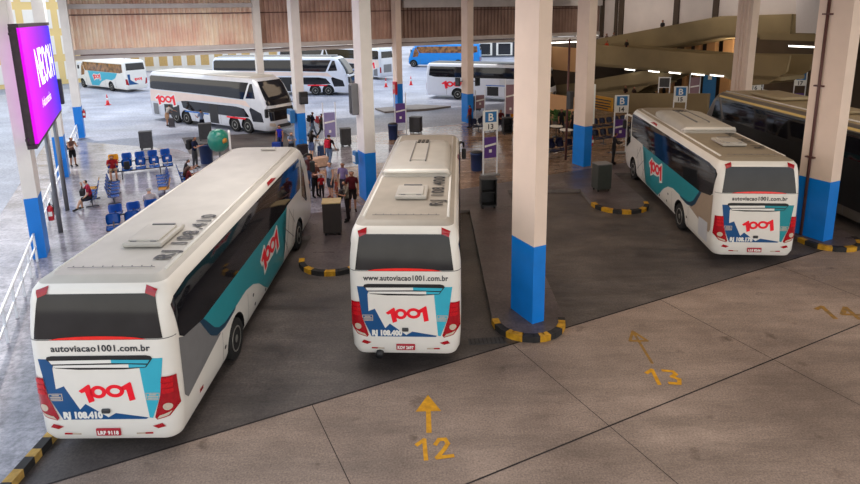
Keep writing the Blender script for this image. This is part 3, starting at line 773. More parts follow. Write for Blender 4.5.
N1 = [[(.0, .38), (.15, .5), (.15, 0)]]
N2 = [[(0, .36), (.08, .48), (.2, .48), (.24, .36), (.16, .22), (0, .02), (.3, .04)]]
N3 = [[(0, .48), (.2, .46), (.24, .36), (.12, .27), (.25, .18), (.2, .03), (0, .04)]]
N4 = [[(.2, 0), (.2, .5), (0, .18), (.3, .18)]]
def off(l, dx): return [[(x + dx, y) for x, y in q] for q in l]
def number(a, bb, dx): return strokes(a + off(bb, dx), .085)
paint_mark('painted_number', [[(x, y * 1.06) for x, y in q] for q in number(N1, N2, .36)], g(418, 460), R(4), 'bright yellow painted number 12 on the concrete')
o = paint_mark('painted_arrow', [[(x, y * 1.25) for x, y in q] for q in strokes([[(0, 0), (0, 1.15)], [(-.22, .78), (0, 1.15), (.22, .78)], [(-.22, .78), (.22, .78)]], .07)], g(652, 363), R(-1), 'faded yellow painted arrow above the number 13'); o.data.materials[0] = M['mark2']
paint_mark('painted_number', [[(x * 1.05, y * 1.1) for x, y in q] for q in number(N1, N3, .38)], g(652, 384), R(-4), 'yellow painted number 13 on the brown concrete')
o = paint_mark('painted_number', [[(x * 1.5, y * 1.3) for x, y in q] for q in number(N1, N4, .36)], g(826, 318), R(-6), 'very faded yellow number on the right side lane'); o.data.materials[0] = M['mark2']

# ------------------------------------------------------------------ columns
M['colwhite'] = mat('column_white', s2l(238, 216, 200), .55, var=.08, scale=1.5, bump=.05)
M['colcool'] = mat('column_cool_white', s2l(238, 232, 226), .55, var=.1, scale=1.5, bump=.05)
M['colblue'] = mat('column_blue', s2l(0, 130, 228), .4, var=.14, scale=1.6)
M['pipe'] = mat('pipe_brown', s2l(96, 60, 56), .5, var=.2, scale=5)
def column(u, v, label, w=1.05, d=.62, top=9.6, blue=2.15, z0=KH, pipe=False, taper=1.0, flutes=False):
    p = uv(u, v); root = empty('column', (p.x, p.y, z0), GRID, label, 'column')
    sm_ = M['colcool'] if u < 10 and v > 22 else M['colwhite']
    b = MB(); b.prism([(-d / 2, -w / 2), (d / 2, -w / 2), (d / 2, w / 2), (-d / 2, w / 2)], 0, blue)
    b.build('painted_base', M['colblue'], root)
    b = MB(); b.prism([(-d / 2, -w / 2), (d / 2, -w / 2), (d / 2, w / 2), (-d / 2, w / 2)], blue, top - z0)
    if flutes:
        for k in range(3): b.box((-d / 2 - .03, -.22 + k * .22, (top + blue) / 2), (.06, .07, top - blue - .4))
    b.build('shaft', sm_, root)
    if pipe:
        q = MB().tube([(-d / 2 - .06, w * .5 - .1 - .25, .02), (-d / 2 - .06, w * .5 - .1 - .25, top - z0 - .02)], .05, 10)
        for z in (2.9, 5.4, 7.8): q.box((-d / 2 - .06, w * .5 - .35, z), (.14, .3, .05))
        q.build('drain_pipe', M['pipe'], root)
    return root
LBL = 'white concrete column with blue painted foot '
CU_ = [8.9, 21.25]
column(8.9, 12.25, LBL + 'on the kerb island right of the coach in lane 12', d=.38, w=1.0)
column(21.3, 12.2, LBL + 'and brown drain pipe, right of the coach numbered RJ 108.178', d=.55, w=1.1, pipe=True)
column(20.95, 24.25, LBL + 'and white box, left of the guard and totem 14', d=.5, w=.9)
column(8.85, 24.25, LBL + 'beside the passengers queuing at the podium', d=.5, w=.9)
column(9.0, 36.4, LBL + 'in front of the silver double-deck coach windshield', d=.5, w=.9)
column(22.1, 38.4, LBL + 'carrying two black monitors, by the white coach', d=.5, w=.9)
column(-3.5, 23.75, LBL + 'and fire extinguisher, nearest the purple screen', d=.4, w=.95)
column(-3.75, 35.7, LBL + 'behind the purple screen beside the standing woman', d=.5, w=.95)
column(-3.6, 47.2, LBL + 'at the far left end of the railings under the facade beam', d=.5, w=.95)
column(20.3, 47.2, LBL + 'with red hose cabinet, on a small island in the yard', d=.5, w=.9)
column(8.9, 47.6, LBL + 'mostly hidden behind the roof of the silver double-deck coach', d=.5, w=.8, blue=1.2)
column(33.4, 24.4, 'fluted pink white concrete column rising behind the bronze roofed coach', d=.6, w=1.0, flutes=True)
column(33.6, 47.6, 'pale concrete column under the facade just left of the nearest column', d=.5, w=.8)
# island round the yard column
structure(MB().prism([P2(18.6, 46.2), P2(22.6, 45.6), P2(24.8, 46.0), P2(22.6, 48.4), P2(18.6, 48.4)], 0, KH).build('kerb', M['edge']))

# ------------------------------------------------------------------ facade towards the yard
M['beam'] = mat('beam_paint', s2l(206, 198, 196), .6, var=.15, scale=1.2)
def cladding_mat(lift=1.0):  # lift brightens the base colour per bay, imitating light from the left
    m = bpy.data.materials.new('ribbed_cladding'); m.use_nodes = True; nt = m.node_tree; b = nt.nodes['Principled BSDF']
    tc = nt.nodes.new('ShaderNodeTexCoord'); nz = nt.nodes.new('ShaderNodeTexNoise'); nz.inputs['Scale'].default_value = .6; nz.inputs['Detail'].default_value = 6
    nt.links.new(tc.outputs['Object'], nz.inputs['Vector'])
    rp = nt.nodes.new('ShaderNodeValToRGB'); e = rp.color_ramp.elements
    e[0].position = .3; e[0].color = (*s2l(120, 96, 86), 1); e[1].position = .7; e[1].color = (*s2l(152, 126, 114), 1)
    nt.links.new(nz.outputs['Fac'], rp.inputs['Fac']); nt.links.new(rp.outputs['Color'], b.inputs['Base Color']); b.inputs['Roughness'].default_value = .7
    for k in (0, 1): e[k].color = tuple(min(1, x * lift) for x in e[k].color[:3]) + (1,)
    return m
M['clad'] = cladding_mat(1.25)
M['cladlit'] = cladding_mat(4.2)
M['cladhalflit'] = cladding_mat(2.3)
VF = 47.9
def facade(u0, u1, m):
    b = MB(); n = int((u1 - u0) / .36); w = (u1 - u0) / n
    for k in range(n):                                    # ribbed sheet as one folded strip
        a = u0 + k * w
        prof = [(a, 0), (a + w * .35, 0), (a + w * .5, .15), (a + w * .85, .15), (a + w, 0)]
        for (x0, d0), (x1, d1) in zip(prof, prof[1:]):
            p, q = uv(x0, VF + d0), uv(x1, VF + d1)
            b.face([(p.x, p.y, 6.0), (q.x, q.y, 6.0), (q.x, q.y, 9.7), (p.x, p.y, 9.7)])
    bmesh.ops.remove_doubles(b.bm, verts=b.bm.verts[:], dist=1e-4)
    return structure(b.build('wall_back', m))
for a, c in ((-3.4, 8.9), (8.9, 21.0), (21.0, 33.5), (33.5, 43.2)): facade(a + .02, c - .02, M['cladlit'] if a < 0 else M['cladhalflit'] if a < 10 else M['clad'])
def beam(name, u0, u1, v, z0, z1, t, m='beam'):
    b = MB(); c = uv((u0 + u1) / 2, v); b.box((c.x, c.y, (z0 + z1) / 2), (abs(u1 - u0), t, z1 - z0), rz=GRID)
    return structure(b.build(name, M[m]))
beam('trim_1', -3.4, 46, VF - .15, 5.72, 6.06, .3)
beam('trim_2', -3.4, 46, VF - .1, 5.38, 5.66, .24)
beam('trim_3', -3.4, 8.9, VF - .3, 8.78, 9.1, .3)
beam('trim_4', 21.0, 42.6, VF - .6, 8.62, 9.3, .4)
beam('trim_5', -3.4, 42.6, VF - .05, 8.34, 8.42, .12, 'pipe')
# conduit along the beam
structure(MB().tube([uv(-3, VF - .38, 5.7), uv(8.9, VF - .38, 5.62), uv(21, VF - .38, 5.7), uv(33, VF - .38, 5.64)], .035, 6).build('trim_6', M['pipe']))

# ------------------------------------------------------------------ roof and the far right walls
M['ceil'] = mat('ceiling_paint', s2l(200, 196, 190), .8, var=.1, scale=.5)
M['bwall'] = mat('plaster_wall', s2l(236, 226, 222), .8, var=.1, scale=.6)
M['rampc'] = mat('ramp_olive_concrete', s2l(148, 131, 96), .8, var=.3, scale=.35)
M['tan'] = mat('tan_plaster', s2l(222, 172, 122), .8, var=.1, scale=.5)
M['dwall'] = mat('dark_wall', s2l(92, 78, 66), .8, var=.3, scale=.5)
structure(MB().prism([P2(-4.6, -3), P2(50, -3), P2(50, 48.6), P2(-4.6, 48.6)], 9.7, 10.0).build('ceiling', M['ceil']))
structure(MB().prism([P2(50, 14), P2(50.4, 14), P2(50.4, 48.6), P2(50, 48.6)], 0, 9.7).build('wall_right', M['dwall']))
def panel(name, quad, U, th, m, w=None):
    """wall piece standing in the plane u=U, outline surveyed as (v, z)"""
    b = MB(); b.extr([uv(U, v, z) for v, z in quad], uv(th, 0)); return structure(b.build(name, m))
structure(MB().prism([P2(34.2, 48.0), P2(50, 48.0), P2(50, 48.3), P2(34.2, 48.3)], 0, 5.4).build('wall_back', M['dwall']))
# upper wall behind the ramps with its dark posts
panel('wall_right', [(48.0, 5.0), (48.0, 9.7), (24, 9.7), (24, 6.3), (40, 6.3), (42, 5.0)], 43.0, .3, M['bwall'])
for px, w in ((602, .5), (616, .35), (621, .6), (676, .55), (715, .5)):
    v, z = vz(px, 15, 42.9); panel('trim_7', [(v - w / 2, 5.5), (v - w / 2, 9.7), (v + w / 2, 9.7), (v + w / 2, 5.5)], 42.85, .2, M['dwall'])
beam_px = [vz(600, 1, 45), vz(800, 1, 45)]
panel('trim_8', [(47.5, 9.15), (47.5, 9.6), (24, 9.6), (24, 9.15)], 42.8, .25, M['dwall'])
# ramp flights: parapet in front, deck and rear parapet behind it
def flight(front, deck, U, width, m, name='ramp'):
    b = MB(); b.extr([uv(U, v, z) for v, z in front], uv(.18, 0))
    b.extr([uv(U, v, z) for v, z in deck], uv(width, 0))
    back = [(v, z) for v, z in front]
    b.extr([uv(U + width, v, z) for v, z in back], uv(.18, 0))
    return structure(b.build(name, m))
# upper flight climbing towards the right, then a landing
flight([(45.5, 5.35), (44.7, 5.5), (31.5, 7.6), (26.0, 7.74), (26.0, 6.2), (31.4, 6.0), (36.5, 5.0), (40, 4.7), (45.5, 4.5)],
       [(45.5, 4.5), (45.5, 4.65), (40, 4.85), (36.5, 5.2), (31.4, 6.2), (26, 6.35), (26.0, 6.2), (31.4, 6.0), (36.5, 5.0), (40, 4.7)], 40.0, 2.6, M['rampc'])
# middle flight, nearly level, with the turn at its right end
flight([(42.2, 5.2), (29.3, 4.98), (23.9, 5.2), (24.0, 4.2), (25.2, 3.3), (26.6, 3.05), (28.8, 3.55), (42.2, 3.3)],
       [(42.2, 3.3), (42.2, 3.5), (24.3, 3.85), (24.3, 3.6)], 37.0, 2.4, M['rampc'])
# lower flight
flight([(48.0, 0), (48.0, .9), (44.4, 1.52), (36.2, 3.3), (33.0, 3.3), (36.0, 1.9), (39, .0)],
       [(48.0, 0), (48.0, .2), (44.4, .7), (34.5, 2.6), (34.5, 2.4), (40, 1.2)], 37.3, 2.0, M['rampc'])
panel('wall_right', [(40.5, KH), (40.5, 1.2), (39, 1.28), (28.3, 2.45), (28.3, KH)], 35.4, .2, M['rampc'])
panel('wall_right', [(49.8, 2.55), (49.8, 4.75), (43.8, 4.75), (43.8, 2.55)], 37.1, .25, M['tan'])
(lambda a, c: panel('wall_right', [(a[0], KH), a, c, (c[0], KH)], 29.2, .25, M['tan']))(vz(545, 93.5, 29.2), vz(579, 98.5, 29.2))
panel('trim_9', [(43.5, 0), (43.5, 4.6), (42.9, 4.6), (42.9, 0)], 36.6, .4, M['tan'])
for px, w in ((711, .8), (728, .9), (697, .4), (686, .3), (671, .5), (660, .4)):
    v, z = vz(px, 45, 43.4); panel('trim_10', [(v - w / 2, 0), (v - w / 2, 6.3), (v + w / 2, 6.3), (v + w / 2, 0)], 43.4, .5, M['tan'])
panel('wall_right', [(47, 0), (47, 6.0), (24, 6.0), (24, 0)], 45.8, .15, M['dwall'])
# blank pale panel, its lintel and the dim opening at the far right
panel('wall_right', [(25.6, 6.5), (25.9, 9.7), (20.5, 9.7), (20.5, 6.5)], 40.0, .2, mat('blank_grey_panel', s2l(198, 192, 192), .6, var=.05))
panel('trim_11', [(28.0, 6.0), (28.0, 6.45), (15.0, 6.45), (15.0, 6.0)], 39.8, .5, M['rampc'])
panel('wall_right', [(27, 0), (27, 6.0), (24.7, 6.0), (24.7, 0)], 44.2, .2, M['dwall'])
panel('trim_12', [(25.8, 0), (25.8, 5.95), (25.2, 5.95), (25.2, 0)], 42.5, .3, mat('brown_door_frame', s2l(150, 112, 74), .6, var=.2))
tag(panel('shop_panel', [(25.3, 4.3), (25.3, 5.6), (23.2, 5.6), (23.2, 4.3)], 42.3, .1, mat('dark_red_panel', s2l(150, 36, 28), .6, var=.2)), 'dark red panel under the lamps at the far right', 'sign')['kind'] = 'thing'

# fluorescent lamps under the middle flight
M['tube'] = mat('lamp_tube', (1, .97, .9), .4, var=.02, emit=(1, .96, .86), estr=5)
for k, (px, py) in enumerate(((629, 68.5), (653, 69.5), (674, 71), (697, 72.5), (716, 73.5))):
    v, z = vz(px, py, 36.7)
    r = empty('fluorescent_lamp', uv(36.8, v, 3.34 + (k * .055)), GRID, ['first', 'second', 'third', 'fourth', 'last'][k] + ' fluorescent lamp from the left under the middle ramp', 'lamp', 'lamps under the ramp')
    MB().box((0, 0, .07), (.14, 1.15, .06)).build('lamp_housing', M['beam'], r)
    MB().tube([(0, -.52, 0), (0, .52, 0)], .05, 8).build('lamp_tube', M['tube'], r)
for k, (px, w) in enumerate(((804, 2.0), (823, .8))):
    v, z = vz(px, 46.5, 42.0)
    r = empty('fluorescent_lamp', uv(41.8, v, 5.5), GRID, ('long warm' if k == 0 else 'short warm') + ' fluorescent lamp in the dim opening at the far right', 'lamp', 'lamps in the opening')
    MB().box((0, 0, .08), (.14, w, .06)).build('lamp_housing', M['beam'], r)
    MB().tube([(0, -w / 2 + .05, 0), (0, w / 2 - .05, 0)], .045, 8).build('lamp_tube', M['tube'], r)
r = empty('fluorescent_lamp', uv(37.9, 47.2, 5.16), GRID, 'long bright lamp line under the facade beam between two columns', 'lamp')
MB().box((0, 0, .09), (5.0, .16, .06)).build('lamp_housing', M['beam'], r)
MB().tube([(-2.4, 0, 0), (2.4, 0, 0)], .06, 8).build('lamp_tube', M['tube'], r)

# ------------------------------------------------------------------ backdrop beyond the yard
M['ochre'] = mat('ochre_facade', s2l(236, 206, 140), .8, var=.08, scale=.3)
M['paleb'] = mat('pale_facade', s2l(244, 238, 228), .8, var=.05, scale=.3)
M['dimb'] = mat('dim_hall_wall', s2l(70, 70, 74), .8, var=.3, scale=.3)
M['shutter'] = mat('window_ochre', s2l(214, 176, 112), .5, var=.2)
M['orange'] = mat('orange_sign', s2l(236, 110, 50), .6, var=.1)
def building(name, loc, rz, w, d, h, m, cols, rows, wm, label, z0=.9, roofm=None):
    r = empty(name, loc, rz, label, 'building')
    MB().box((0, d / 2, h / 2), (w, d, h)).build('walls', m, r)
    MB().box((0, d / 2 - .1, h + .15), (w + .3, d + .3, .3)).build('roof', roofm or m, r)
    cw = w / cols
    for j in range(rows):
        for k in range(cols):
            o = MB().box((-w / 2 + cw * (k + .5), -.02, z0 + j * 3.2 + .8), (cw * .8, .12, 2.3)).build('window', M['paleb'], r)
            MB().box((-w / 2 + cw * (k + .5), -.07, z0 + j * 3.2 + .8), (cw * .6, .06, 2.0)).build('pane', wm, o)
    return r
building('terminal_building', Vector((-38, 94, 0)), R(6), 50, 8, 9, M['paleb'], 24, 2, M['shutter'], 'long pale building with ochre windows beyond the parked coaches', .9)
building('office_building', Vector((-54, 68, 0)), R(48), 30, 10, 14, M['ochre'], 8, 4, M['paleb'], 'tall ochre building with white windows at the far left edge')
building('workshop_hall', Vector((14, 112, 0)), R(-4), 26, 8, 8, M['dimb'], 7, 2, M['glass'], 'dim workshop hall behind the blue coach', .6)
# ------------------------------------------------------------------ purple screen
M['led'] = None
def led_mat():
    m = bpy.data.materials.new('led_gradient'); m.use_nodes = True; nt = m.node_tree; b = nt.nodes['Principled BSDF']
    tc = nt.nodes.new('ShaderNodeTexCoord'); sp = nt.nodes.new('ShaderNodeSeparateXYZ'); nt.links.new(tc.outputs['Generated'], sp.inputs[0])
    rp = nt.nodes.new('ShaderNodeValToRGB'); e = rp.color_ramp.elements
    e[0].position = .12; e[0].color = (*s2l(244, 0, 255), 1); e[1].position = .95; e[1].color = (*s2l(70, 40, 255), 1)
    k = e.new(.5); k.color = (*s2l(176, 0, 240), 1)
    nt.links.new(sp.outputs['Y'], rp.inputs['Fac'])
    nt.links.new(rp.outputs['Color'], b.inputs['Emission Color']); b.inputs['Emission Strength'].default_value = 1.0
    b.inputs['Base Color'].default_value = (.01, .01, .01, 1); b.inputs['Roughness'].default_value = .6; b.inputs['Specular IOR Level'].default_value = .2
    return m
M['led'] = led_mat()
M['truss'] = mat('screen_frame_metal', s2l(70, 58, 66), .5, .5, var=.3, scale=6)
M['greypost'] = mat('galvanised_post', s2l(128, 128, 132), .45, .6, var=.15, scale=4)
p0 = uv(-2.9, 22.3)
scr = empty('led_screen', (p0.x, p0.y, KH), GRID, 'large purple and magenta advertising screen raised on grey posts along the left railing', 'screen')
b = MB(); b.extr([(-.2, 0, 4.15), (-.2, 8.0, 4.2), (-.24, 8.0, 7.75), (-.24, 0, 7.78)], (.2, 0, 0)); b.build('display', M['led'], scr)
b = MB()
for y in (-.06, 8.06): b.span((-.16, y, 4.08), (-.18, y, 7.86), .1, .14)
for z0, z1 in ((4.08, 4.12), (7.84, 7.82)): b.span((-.16, -.2, z0), (-.16, 8.2, z1), .26, .12)
for k in range(9):
    y = k * .98 + .05; b.span((-.29, y, 4.1), (-.29, y, 7.8), .08)
b.span((-.29, -.1, 4.3), (-.29, 8.1, 4.3), .08); b.span((-.29, -.1, 7.6), (-.29, 8.1, 7.6), .08)
b.build('frame', M['truss'], scr)
def screen_text(body, h, v0, z0, stretch=1.0, bold=0.0):
    P, W = text_polys(body, 1, bold, .95); b = MB()
    for q in P: b.face([(.006 - (h * p[1] + z0 - 4.15) * .0112 + .006, v0 + p[0] * h * stretch, z0 + p[1] * h) for p in q])
    return b.build('screen_lettering', M['glow'], scr)
M['glow'] = mat('white_led', (1, .97, 1), .5, var=.01, emit=(1, .95, 1), estr=1.0)
screen_text('NEOOH', 1.3, 2.3, 5.75, .82, .03)
screen_text('A vida acontece fora', .34, 2.3, 5.0, .72, .008)
for v in (3.6, 6.6):
    MB().tube([(-.2, v, 0), (-.2, v, 4.2)], .085, 12).build('post', M['greypost'], scr)
MB().box((-.05, 8.42, 4.9), (.3, .34, 1.1), bev=.03).build('side_speaker', M['dgrey'], scr)

# ------------------------------------------------------------------ railings
M['rail'] = mat('rail_white', s2l(236, 238, 242), .4, var=.06)
def railing(u, v0, v1, label, n):
    p = uv(u, v0); L = v1 - v0
    r = empty('railing', (p.x, p.y, KH), GRID, label, 'railing')
    MB().tube([(0, 0, .95), (0, L, .95)], .04, 8).build('top_rail', M['rail'], r)
    MB().tube([(0, 0, .5), (0, L, .5)], .035, 8).build('middle_rail', M['rail'], r)
    for k in range(n):
        y = .1 + (L - .2) * k / (n - 1); MB().span((0, y, 0), (0, y, .95), .07, .05).build('post', M['rail'], r)
railing(-3.55, 14.2, 23.1, 'white pipe railing left of the near coach rear window', 7)
railing(-3.7, 25.0, 35.2, 'white pipe railing under the purple screen', 8)
railing(-3.75, 36.9, 46.6, 'white pipe railing behind the standing woman', 8)
# queue post with heavy base by the railing
r = empty('barrier_post', g(55, 213, KH), 0, 'grey barrier post on a heavy square base beside the railing', 'post')
MB().box((0, 0, .09), (.34, .34, .18), bev=.04).build('base', M['grey'], r); MB().tube([(0, 0, .15), (0, 0, .95)], .035, 10).build('pole', M['greypost'], r)

# ------------------------------------------------------------------ seats
M['seatblue'] = mat('blue_plastic_seat', s2l(16, 96, 186), .25, var=.12, scale=3, coat=.4)
M['seatyel'] = mat('yellow_plastic_seat', s2l(236, 172, 40), .3, var=.12, scale=3, coat=.3)
M['seatdark'] = mat('dark_blue_seat', s2l(34, 42, 84), .35, var=.2, scale=3)
M['seatleg'] = mat('seat_leg_metal', s2l(90, 90, 96), .4, .6, var=.15)
def seat_pan(x, m, root):
    b = MB(); V = []
    prof = [(.24, .41), (.2, .44), (0, .425), (-.16, .43), (-.22, .46)]
    for y, z in prof:
        V.append([b.bm.verts.new((x + sx * .25, y, z + (.03 if abs(sx) > .9 else 0))) for sx in (-1, -.7, 0, .7, 1)])
    for a, c in zip(V, V[1:]):
        for k in range(4): f = b.bm.faces.new((a[k], a[k + 1], c[k + 1], c[k])); f.smooth = True
    bmesh.ops.solidify(b.bm, geom=b.bm.faces[:], thickness=.03)
    s = b.build('seat', m, root)
    b = MB(); V = []
    for y, z, w in ((-.2, .52, .2), (-.235, .6, .245), (-.265, .74, .25), (-.3, .86, .235), (-.31, .9, .18)):
        V.append([b.bm.verts.new((x + sx * w, y + .035 * abs(sx) ** 2, z)) for sx in (-1, -.5, 0, .5, 1)])
    for a, c in zip(V, V[1:]):
        for k in range(4): f = b.bm.faces.new((a[k], a[k + 1], c[k + 1], c[k])); f.smooth = True
    bmesh.ops.solidify(b.bm, geom=b.bm.faces[:], thickness=.03)
    b.build('backrest', m, root)
def seat_row(u, v, n, face, label, group, first=None, pitch=.64, m='seatblue', tagw=True):
    """row of shells on a beam; face = grid direction the sitter looks to"""
    ang = {'+u': -PI / 2, '-u': PI / 2, '+v': 0, '-v': PI}[face]
    p = uv(u, v, KH); r = empty('seat_row', p, GRID + ang, label, 'seat row', group)
    x0 = -(n - 1) / 2 * pitch
    MB().box((0, 0, .35), ((n - 1) * pitch + .5, .06, .06)).build('beam', M['seatleg'], r)
    for sx in (-1, 1):
        x = sx * (n - 1) / 2 * pitch * .7
        b = MB(); b.span((x, 0, .34), (x, 0, .03), .05); b.box((x, 0, .02), (.06, .5, .04)); b.build('leg', M['seatleg'], r)
    for k in range(n):
        mm = M['seatyel'] if first is not None and k == first else M[m]
        seat_pan(x0 + k * pitch, mm, r)
        MB().span((x0 + k * pitch, -.06, .38), (x0 + k * pitch, -.235, .6), .05, .03).build('bracket', M['seatleg'], r)
    if tagw:
        for k in range(n):
            b = MB(); b.box((x0 + k * pitch, -.2, .74), (.13, .012, .11)); b.build('number_sticker', M['white'], r)
    return r
G1 = 'plastic seat rows in the waiting square'
seat_row(-.1, 33.6, 5, '-v', 'blue seat row facing the camera where the person in red shirt sits', G1, None, .64)
seat_row(-.1, 35.85, 5, '+v', 'rearmost blue seat row with one yellow end seat', G1, 0, .64, tagw=False)
seat_row(.75, 30.0, 5, '-u', 'row of blue seats seen from the side with one yellow seat at its far end', G1, 0, .62, tagw=False)
seat_row(1.75, 30.0, 5, '+u', 'row of blue seats holding the person in dark cap, mostly behind the coach roof', G1, None, .62, tagw=False)
seat_row(-1.3, 29.8, 5, '+u', 'row of blue seats seen from the side, left of the shiny open floor', G1, None, .6, tagw=False)
seat_row(-2.15, 29.6, 4, '-u', 'row with a yellow seat where the person in pink shirt and dark shorts sits', G1, 3, .6, tagw=False)
seat_row(-.2, 25.95, 4, '+v', 'row of blue seats seen from behind where the white haired person sits', G1, None, .64, tagw=False)
seat_row(-.25, 24.1, 4, '-v', 'nearest row of blue seats facing the camera beside the near coach roof', G1, None, .64, tagw=False)
G2 = 'dark seat rows on the right platform'
seat_row(20.6, 26.2, 5, '-v', 'row of dark blue seats left of the column with white box', G2, None, .62, 'seatdark', False)
seat_row(20.8, 27.4, 4, '+v', 'row of dark blue seats behind another dark row, left of column with white box', G2, None, .62, 'seatdark', False)
seat_row(23.0, 35.3, 5, '-v', 'row of dark blue seats with an orange end seat by totem at the yard side', G2, 0, .62, 'seatdark', False)
seat_row(21.5, 34.7, 4, '-v', 'row of dark blue seats in front of the column with monitors', G2, None, .62, 'seatdark', False)
seat_row(26.5, 27.5, 6, '-v', 'row of dim blue seats right of the column with white box', G2, None, .62, 'seatdark', False)
seat_row(28.5, 30.5, 6, '-v', 'row of dim blue seats before the yellow wall sign', G2, None, .62, 'seatdark', False)

# ------------------------------------------------------------------ podiums, bins, totems
M['podium'] = mat('dark_brown_laminate', s2l(46, 38, 36), .5, var=.2, scale=3)
M['podtop'] = mat('pale_wood_top', s2l(206, 180, 132), .5, var=.2, scale=5)
M['bluebin'] = mat('blue_bin_plastic', s2l(40, 62, 110), .4, var=.2, scale=4)
def podium(p, rz, label, w=.85, d=.65, h=1.25, m='podium', top='podium', open_back=True, group=None):
    r = empty('podium', p, rz, label, 'podium', group)
    b = MB()
    for sx in (-1, 1): b.box((sx * (w / 2 - .02), 0, h / 2 + .06), (.04, d, h - .12))
    b.box((0, d / 2 - .02, h / 2 + .06), (w - .08, .04, h - .12)); b.box((0, 0, .12), (w - .08, d - .04, .05))
    if not open_back: b.box((0, -d / 2 + .02, h / 2 + .06), (w - .08, .04, h - .12))
    b.build('cabinet', M[m], r)
    MB().box((0, 0, h + .01), (w + .04, d + .04, .05), bev=.012).build('top', M[top], r)
    MB().box((0, 0, h * .55), (w - .08, d - .1, .03)).build('shelf', M[m], r)
    for sx in (-1, 1):
        for sy in (-1, 1): MB().lathe([(.045, 0), (.045, .07), (.03, .07)], 10, (sx * (w / 2 - .08), sy * (d / 2 - .08), 0)).build('caster', M['black'], r)
    return r
GP = 'check-in podiums on the platform'
podium(g(333, 233, KH), R(6), 'brown podium with pale wooden top between the two near coaches', .66, .58, 1.25, 'podium', 'podtop', False, GP)
podium(g(488, 207, KH), R(4), 'black podium with open shelf right of the coach in lane 12', .66, .5, 1.25, 'black', 'dgrey', True, GP)
M['podgreen'] = mat('dark_green_laminate', s2l(62, 66, 62), .4, var=.2, scale=3)
podium(g(601, 190, KH), R(14), 'dark green podium with light rim on the striped kerb island', .68, .55, 1.25, 'podgreen', 'grey', False, GP)
podium(g(416, 133, KH), R(-20), 'dark grey podium at the far platform edge above the lane 12 coach', .75, .55, 1.1, 'dgrey', 'dgrey', False, GP)
podium(g(147, 149, KH), R(20), 'dark grey podium standing behind the blue seats', .72, .5, 1.1, 'dgrey', 'dgrey', False, GP)
podium(g(206, 140, KH), R(20), 'dark podium beside the passengers at the double-deck coach door', .8, .5, 1.1, 'dgrey', 'dgrey', False, GP)
podium(g(346, 146, KH), R(20), 'dark podium behind the purple totem by the walking men', .6, .5, 1.1, 'dgrey', 'dgrey', False, GP)
podium(g(476, 111, KH), R(10), 'grey podium beside the column carrying monitors', .7, .6, 1.2, 'dgrey', 'dgrey', False, GP)
podium(g(507, 134, KH), R(10), 'slim black podium below the purple totem near the nearest column', .6, .5, 1.1, 'black', 'dgrey', True, GP)
def bin_(p, label, m='bluebin', h=.9, r=.27):
    o = empty('litter_bin', p, 0, label, 'bin', 'litter bins on the platform')
    MB().lathe([(r * .85, 0), (r * .9, .04), (r, h * .9), (r * 1.04, h * .9), (r * 1.04, h), (r * .9, h), (r * .85, h * .5), (r * .8, .1)], 18).build('container', M[m], o)
    MB().lathe([(r * 1.0, h), (r * .8, h + .06), (r * .4, h + .09)], 18).build('lid', M['black'], o)
bin_(g(482, 172, KH) + Vector((-.25, .35, 0)), 'blue grey litter bin at the foot of totem 13', h=.95, r=.32)
bin_(g(398, 138, KH) + Vector((-.3, -.3, 0)), 'dark blue litter bin by a purple totem above the lane 12 coach', h=1.0, r=.32)
bin_(g(207, 163, KH), 'blue litter bin beside the man with a black backpack', h=1.1, r=.36)

M['purple'] = mat('purple_poster', s2l(96, 60, 140), .4, var=.15, scale=2)
M['palepurple'] = mat('pale_purple_poster', s2l(150, 140, 186), .4, var=.2, scale=2)
M['signblue'] = mat('sign_blue', s2l(44, 116, 176), .4, var=.1)
M['pinkposter'] = mat('muted_pink_poster', s2l(150, 116, 126), .5, var=.2, scale=2)
def totem(p, rz, num, label, h=3.2, poster='purple', sign=True, plow=.9, phigh=1.95, tilt=0):
    r = empty('platform_totem', p, rz, label, 'sign', 'platform totems')
    w = .74
    for sx in (-1, 1): MB().span((sx * w / 2, 0, 0), (sx * w / 2, 0, h - .1), .06, .05).build('post', M['rail'], r)
    MB().box((0, 0, .03), (w + .2, .4, .06)).build('base', M['grey'], r)
    o = MB().box((0, 0, (plow + phigh) / 2), (w - .1, .04, phigh - plow)).build('poster', M[poster], r)
    b = MB(); b.box((0, -.03, plow + (phigh - plow) * .62), (w - .12, .02, .1), M=Matrix.Rotation(R(-10), 4, 'Y')); b.box((0, -.03, plow + .35), (.14, .02, .16)); b.build('poster_lettering', M['white'], o)
    if sign:
        o = MB().box((0, -.01, h - .5), (w + .06, .08, 1.0), bev=.01).build('number_board', M['white'], r)
        s = MB().box((0, -.065, h - .32), (w - .14, .03, .52)).build('letter_field', M['signblue'], o)
        P, W = text_polys('B', .38, .012); b = MB()
        for q in xf(P, 1, 1, -W / 2, h - .51): b.face([(x, -.084, z) for x, z in q])
        b.build('letter', M['white'], s)
        P, W = text_polys(num, .26, .01); b = MB()
        for q in xf(P, 1, 1, -W / 2, h - .93): b.face([(x, -.055, z) for x, z in q])
        b.build('number', M['text'], o)
    return r
totem(g(490, 175, KH), R(18), '13', 'white totem with blue B board and purple poster, right of the lane 12 coach', 3.3)
totem(g(619, 153, KH), R(4), '14', 'totem with blue B board and number 14 beside the guard', 3.35)
totem(Vector((15.6, 37, KH)), R(-6), '15', 'totem with blue B board above the roof of coach RJ 108.178', 3.35)
totem(Vector((21.8, 40, KH)), R(-10), '16', 'totem with blue B board above the bronze coach roof, beside the fluted column', 3.6)
totem(Vector((26.7, 43, KH)), R(-14), '17', 'totem with blue B board left of the column with drain pipe', 3.5)
totem(g(510, 131, KH), R(10), '', 'narrow totem with muted pink posters left of the nearest column', 3.7, 'pinkposter', False, 1.2, 3.2)
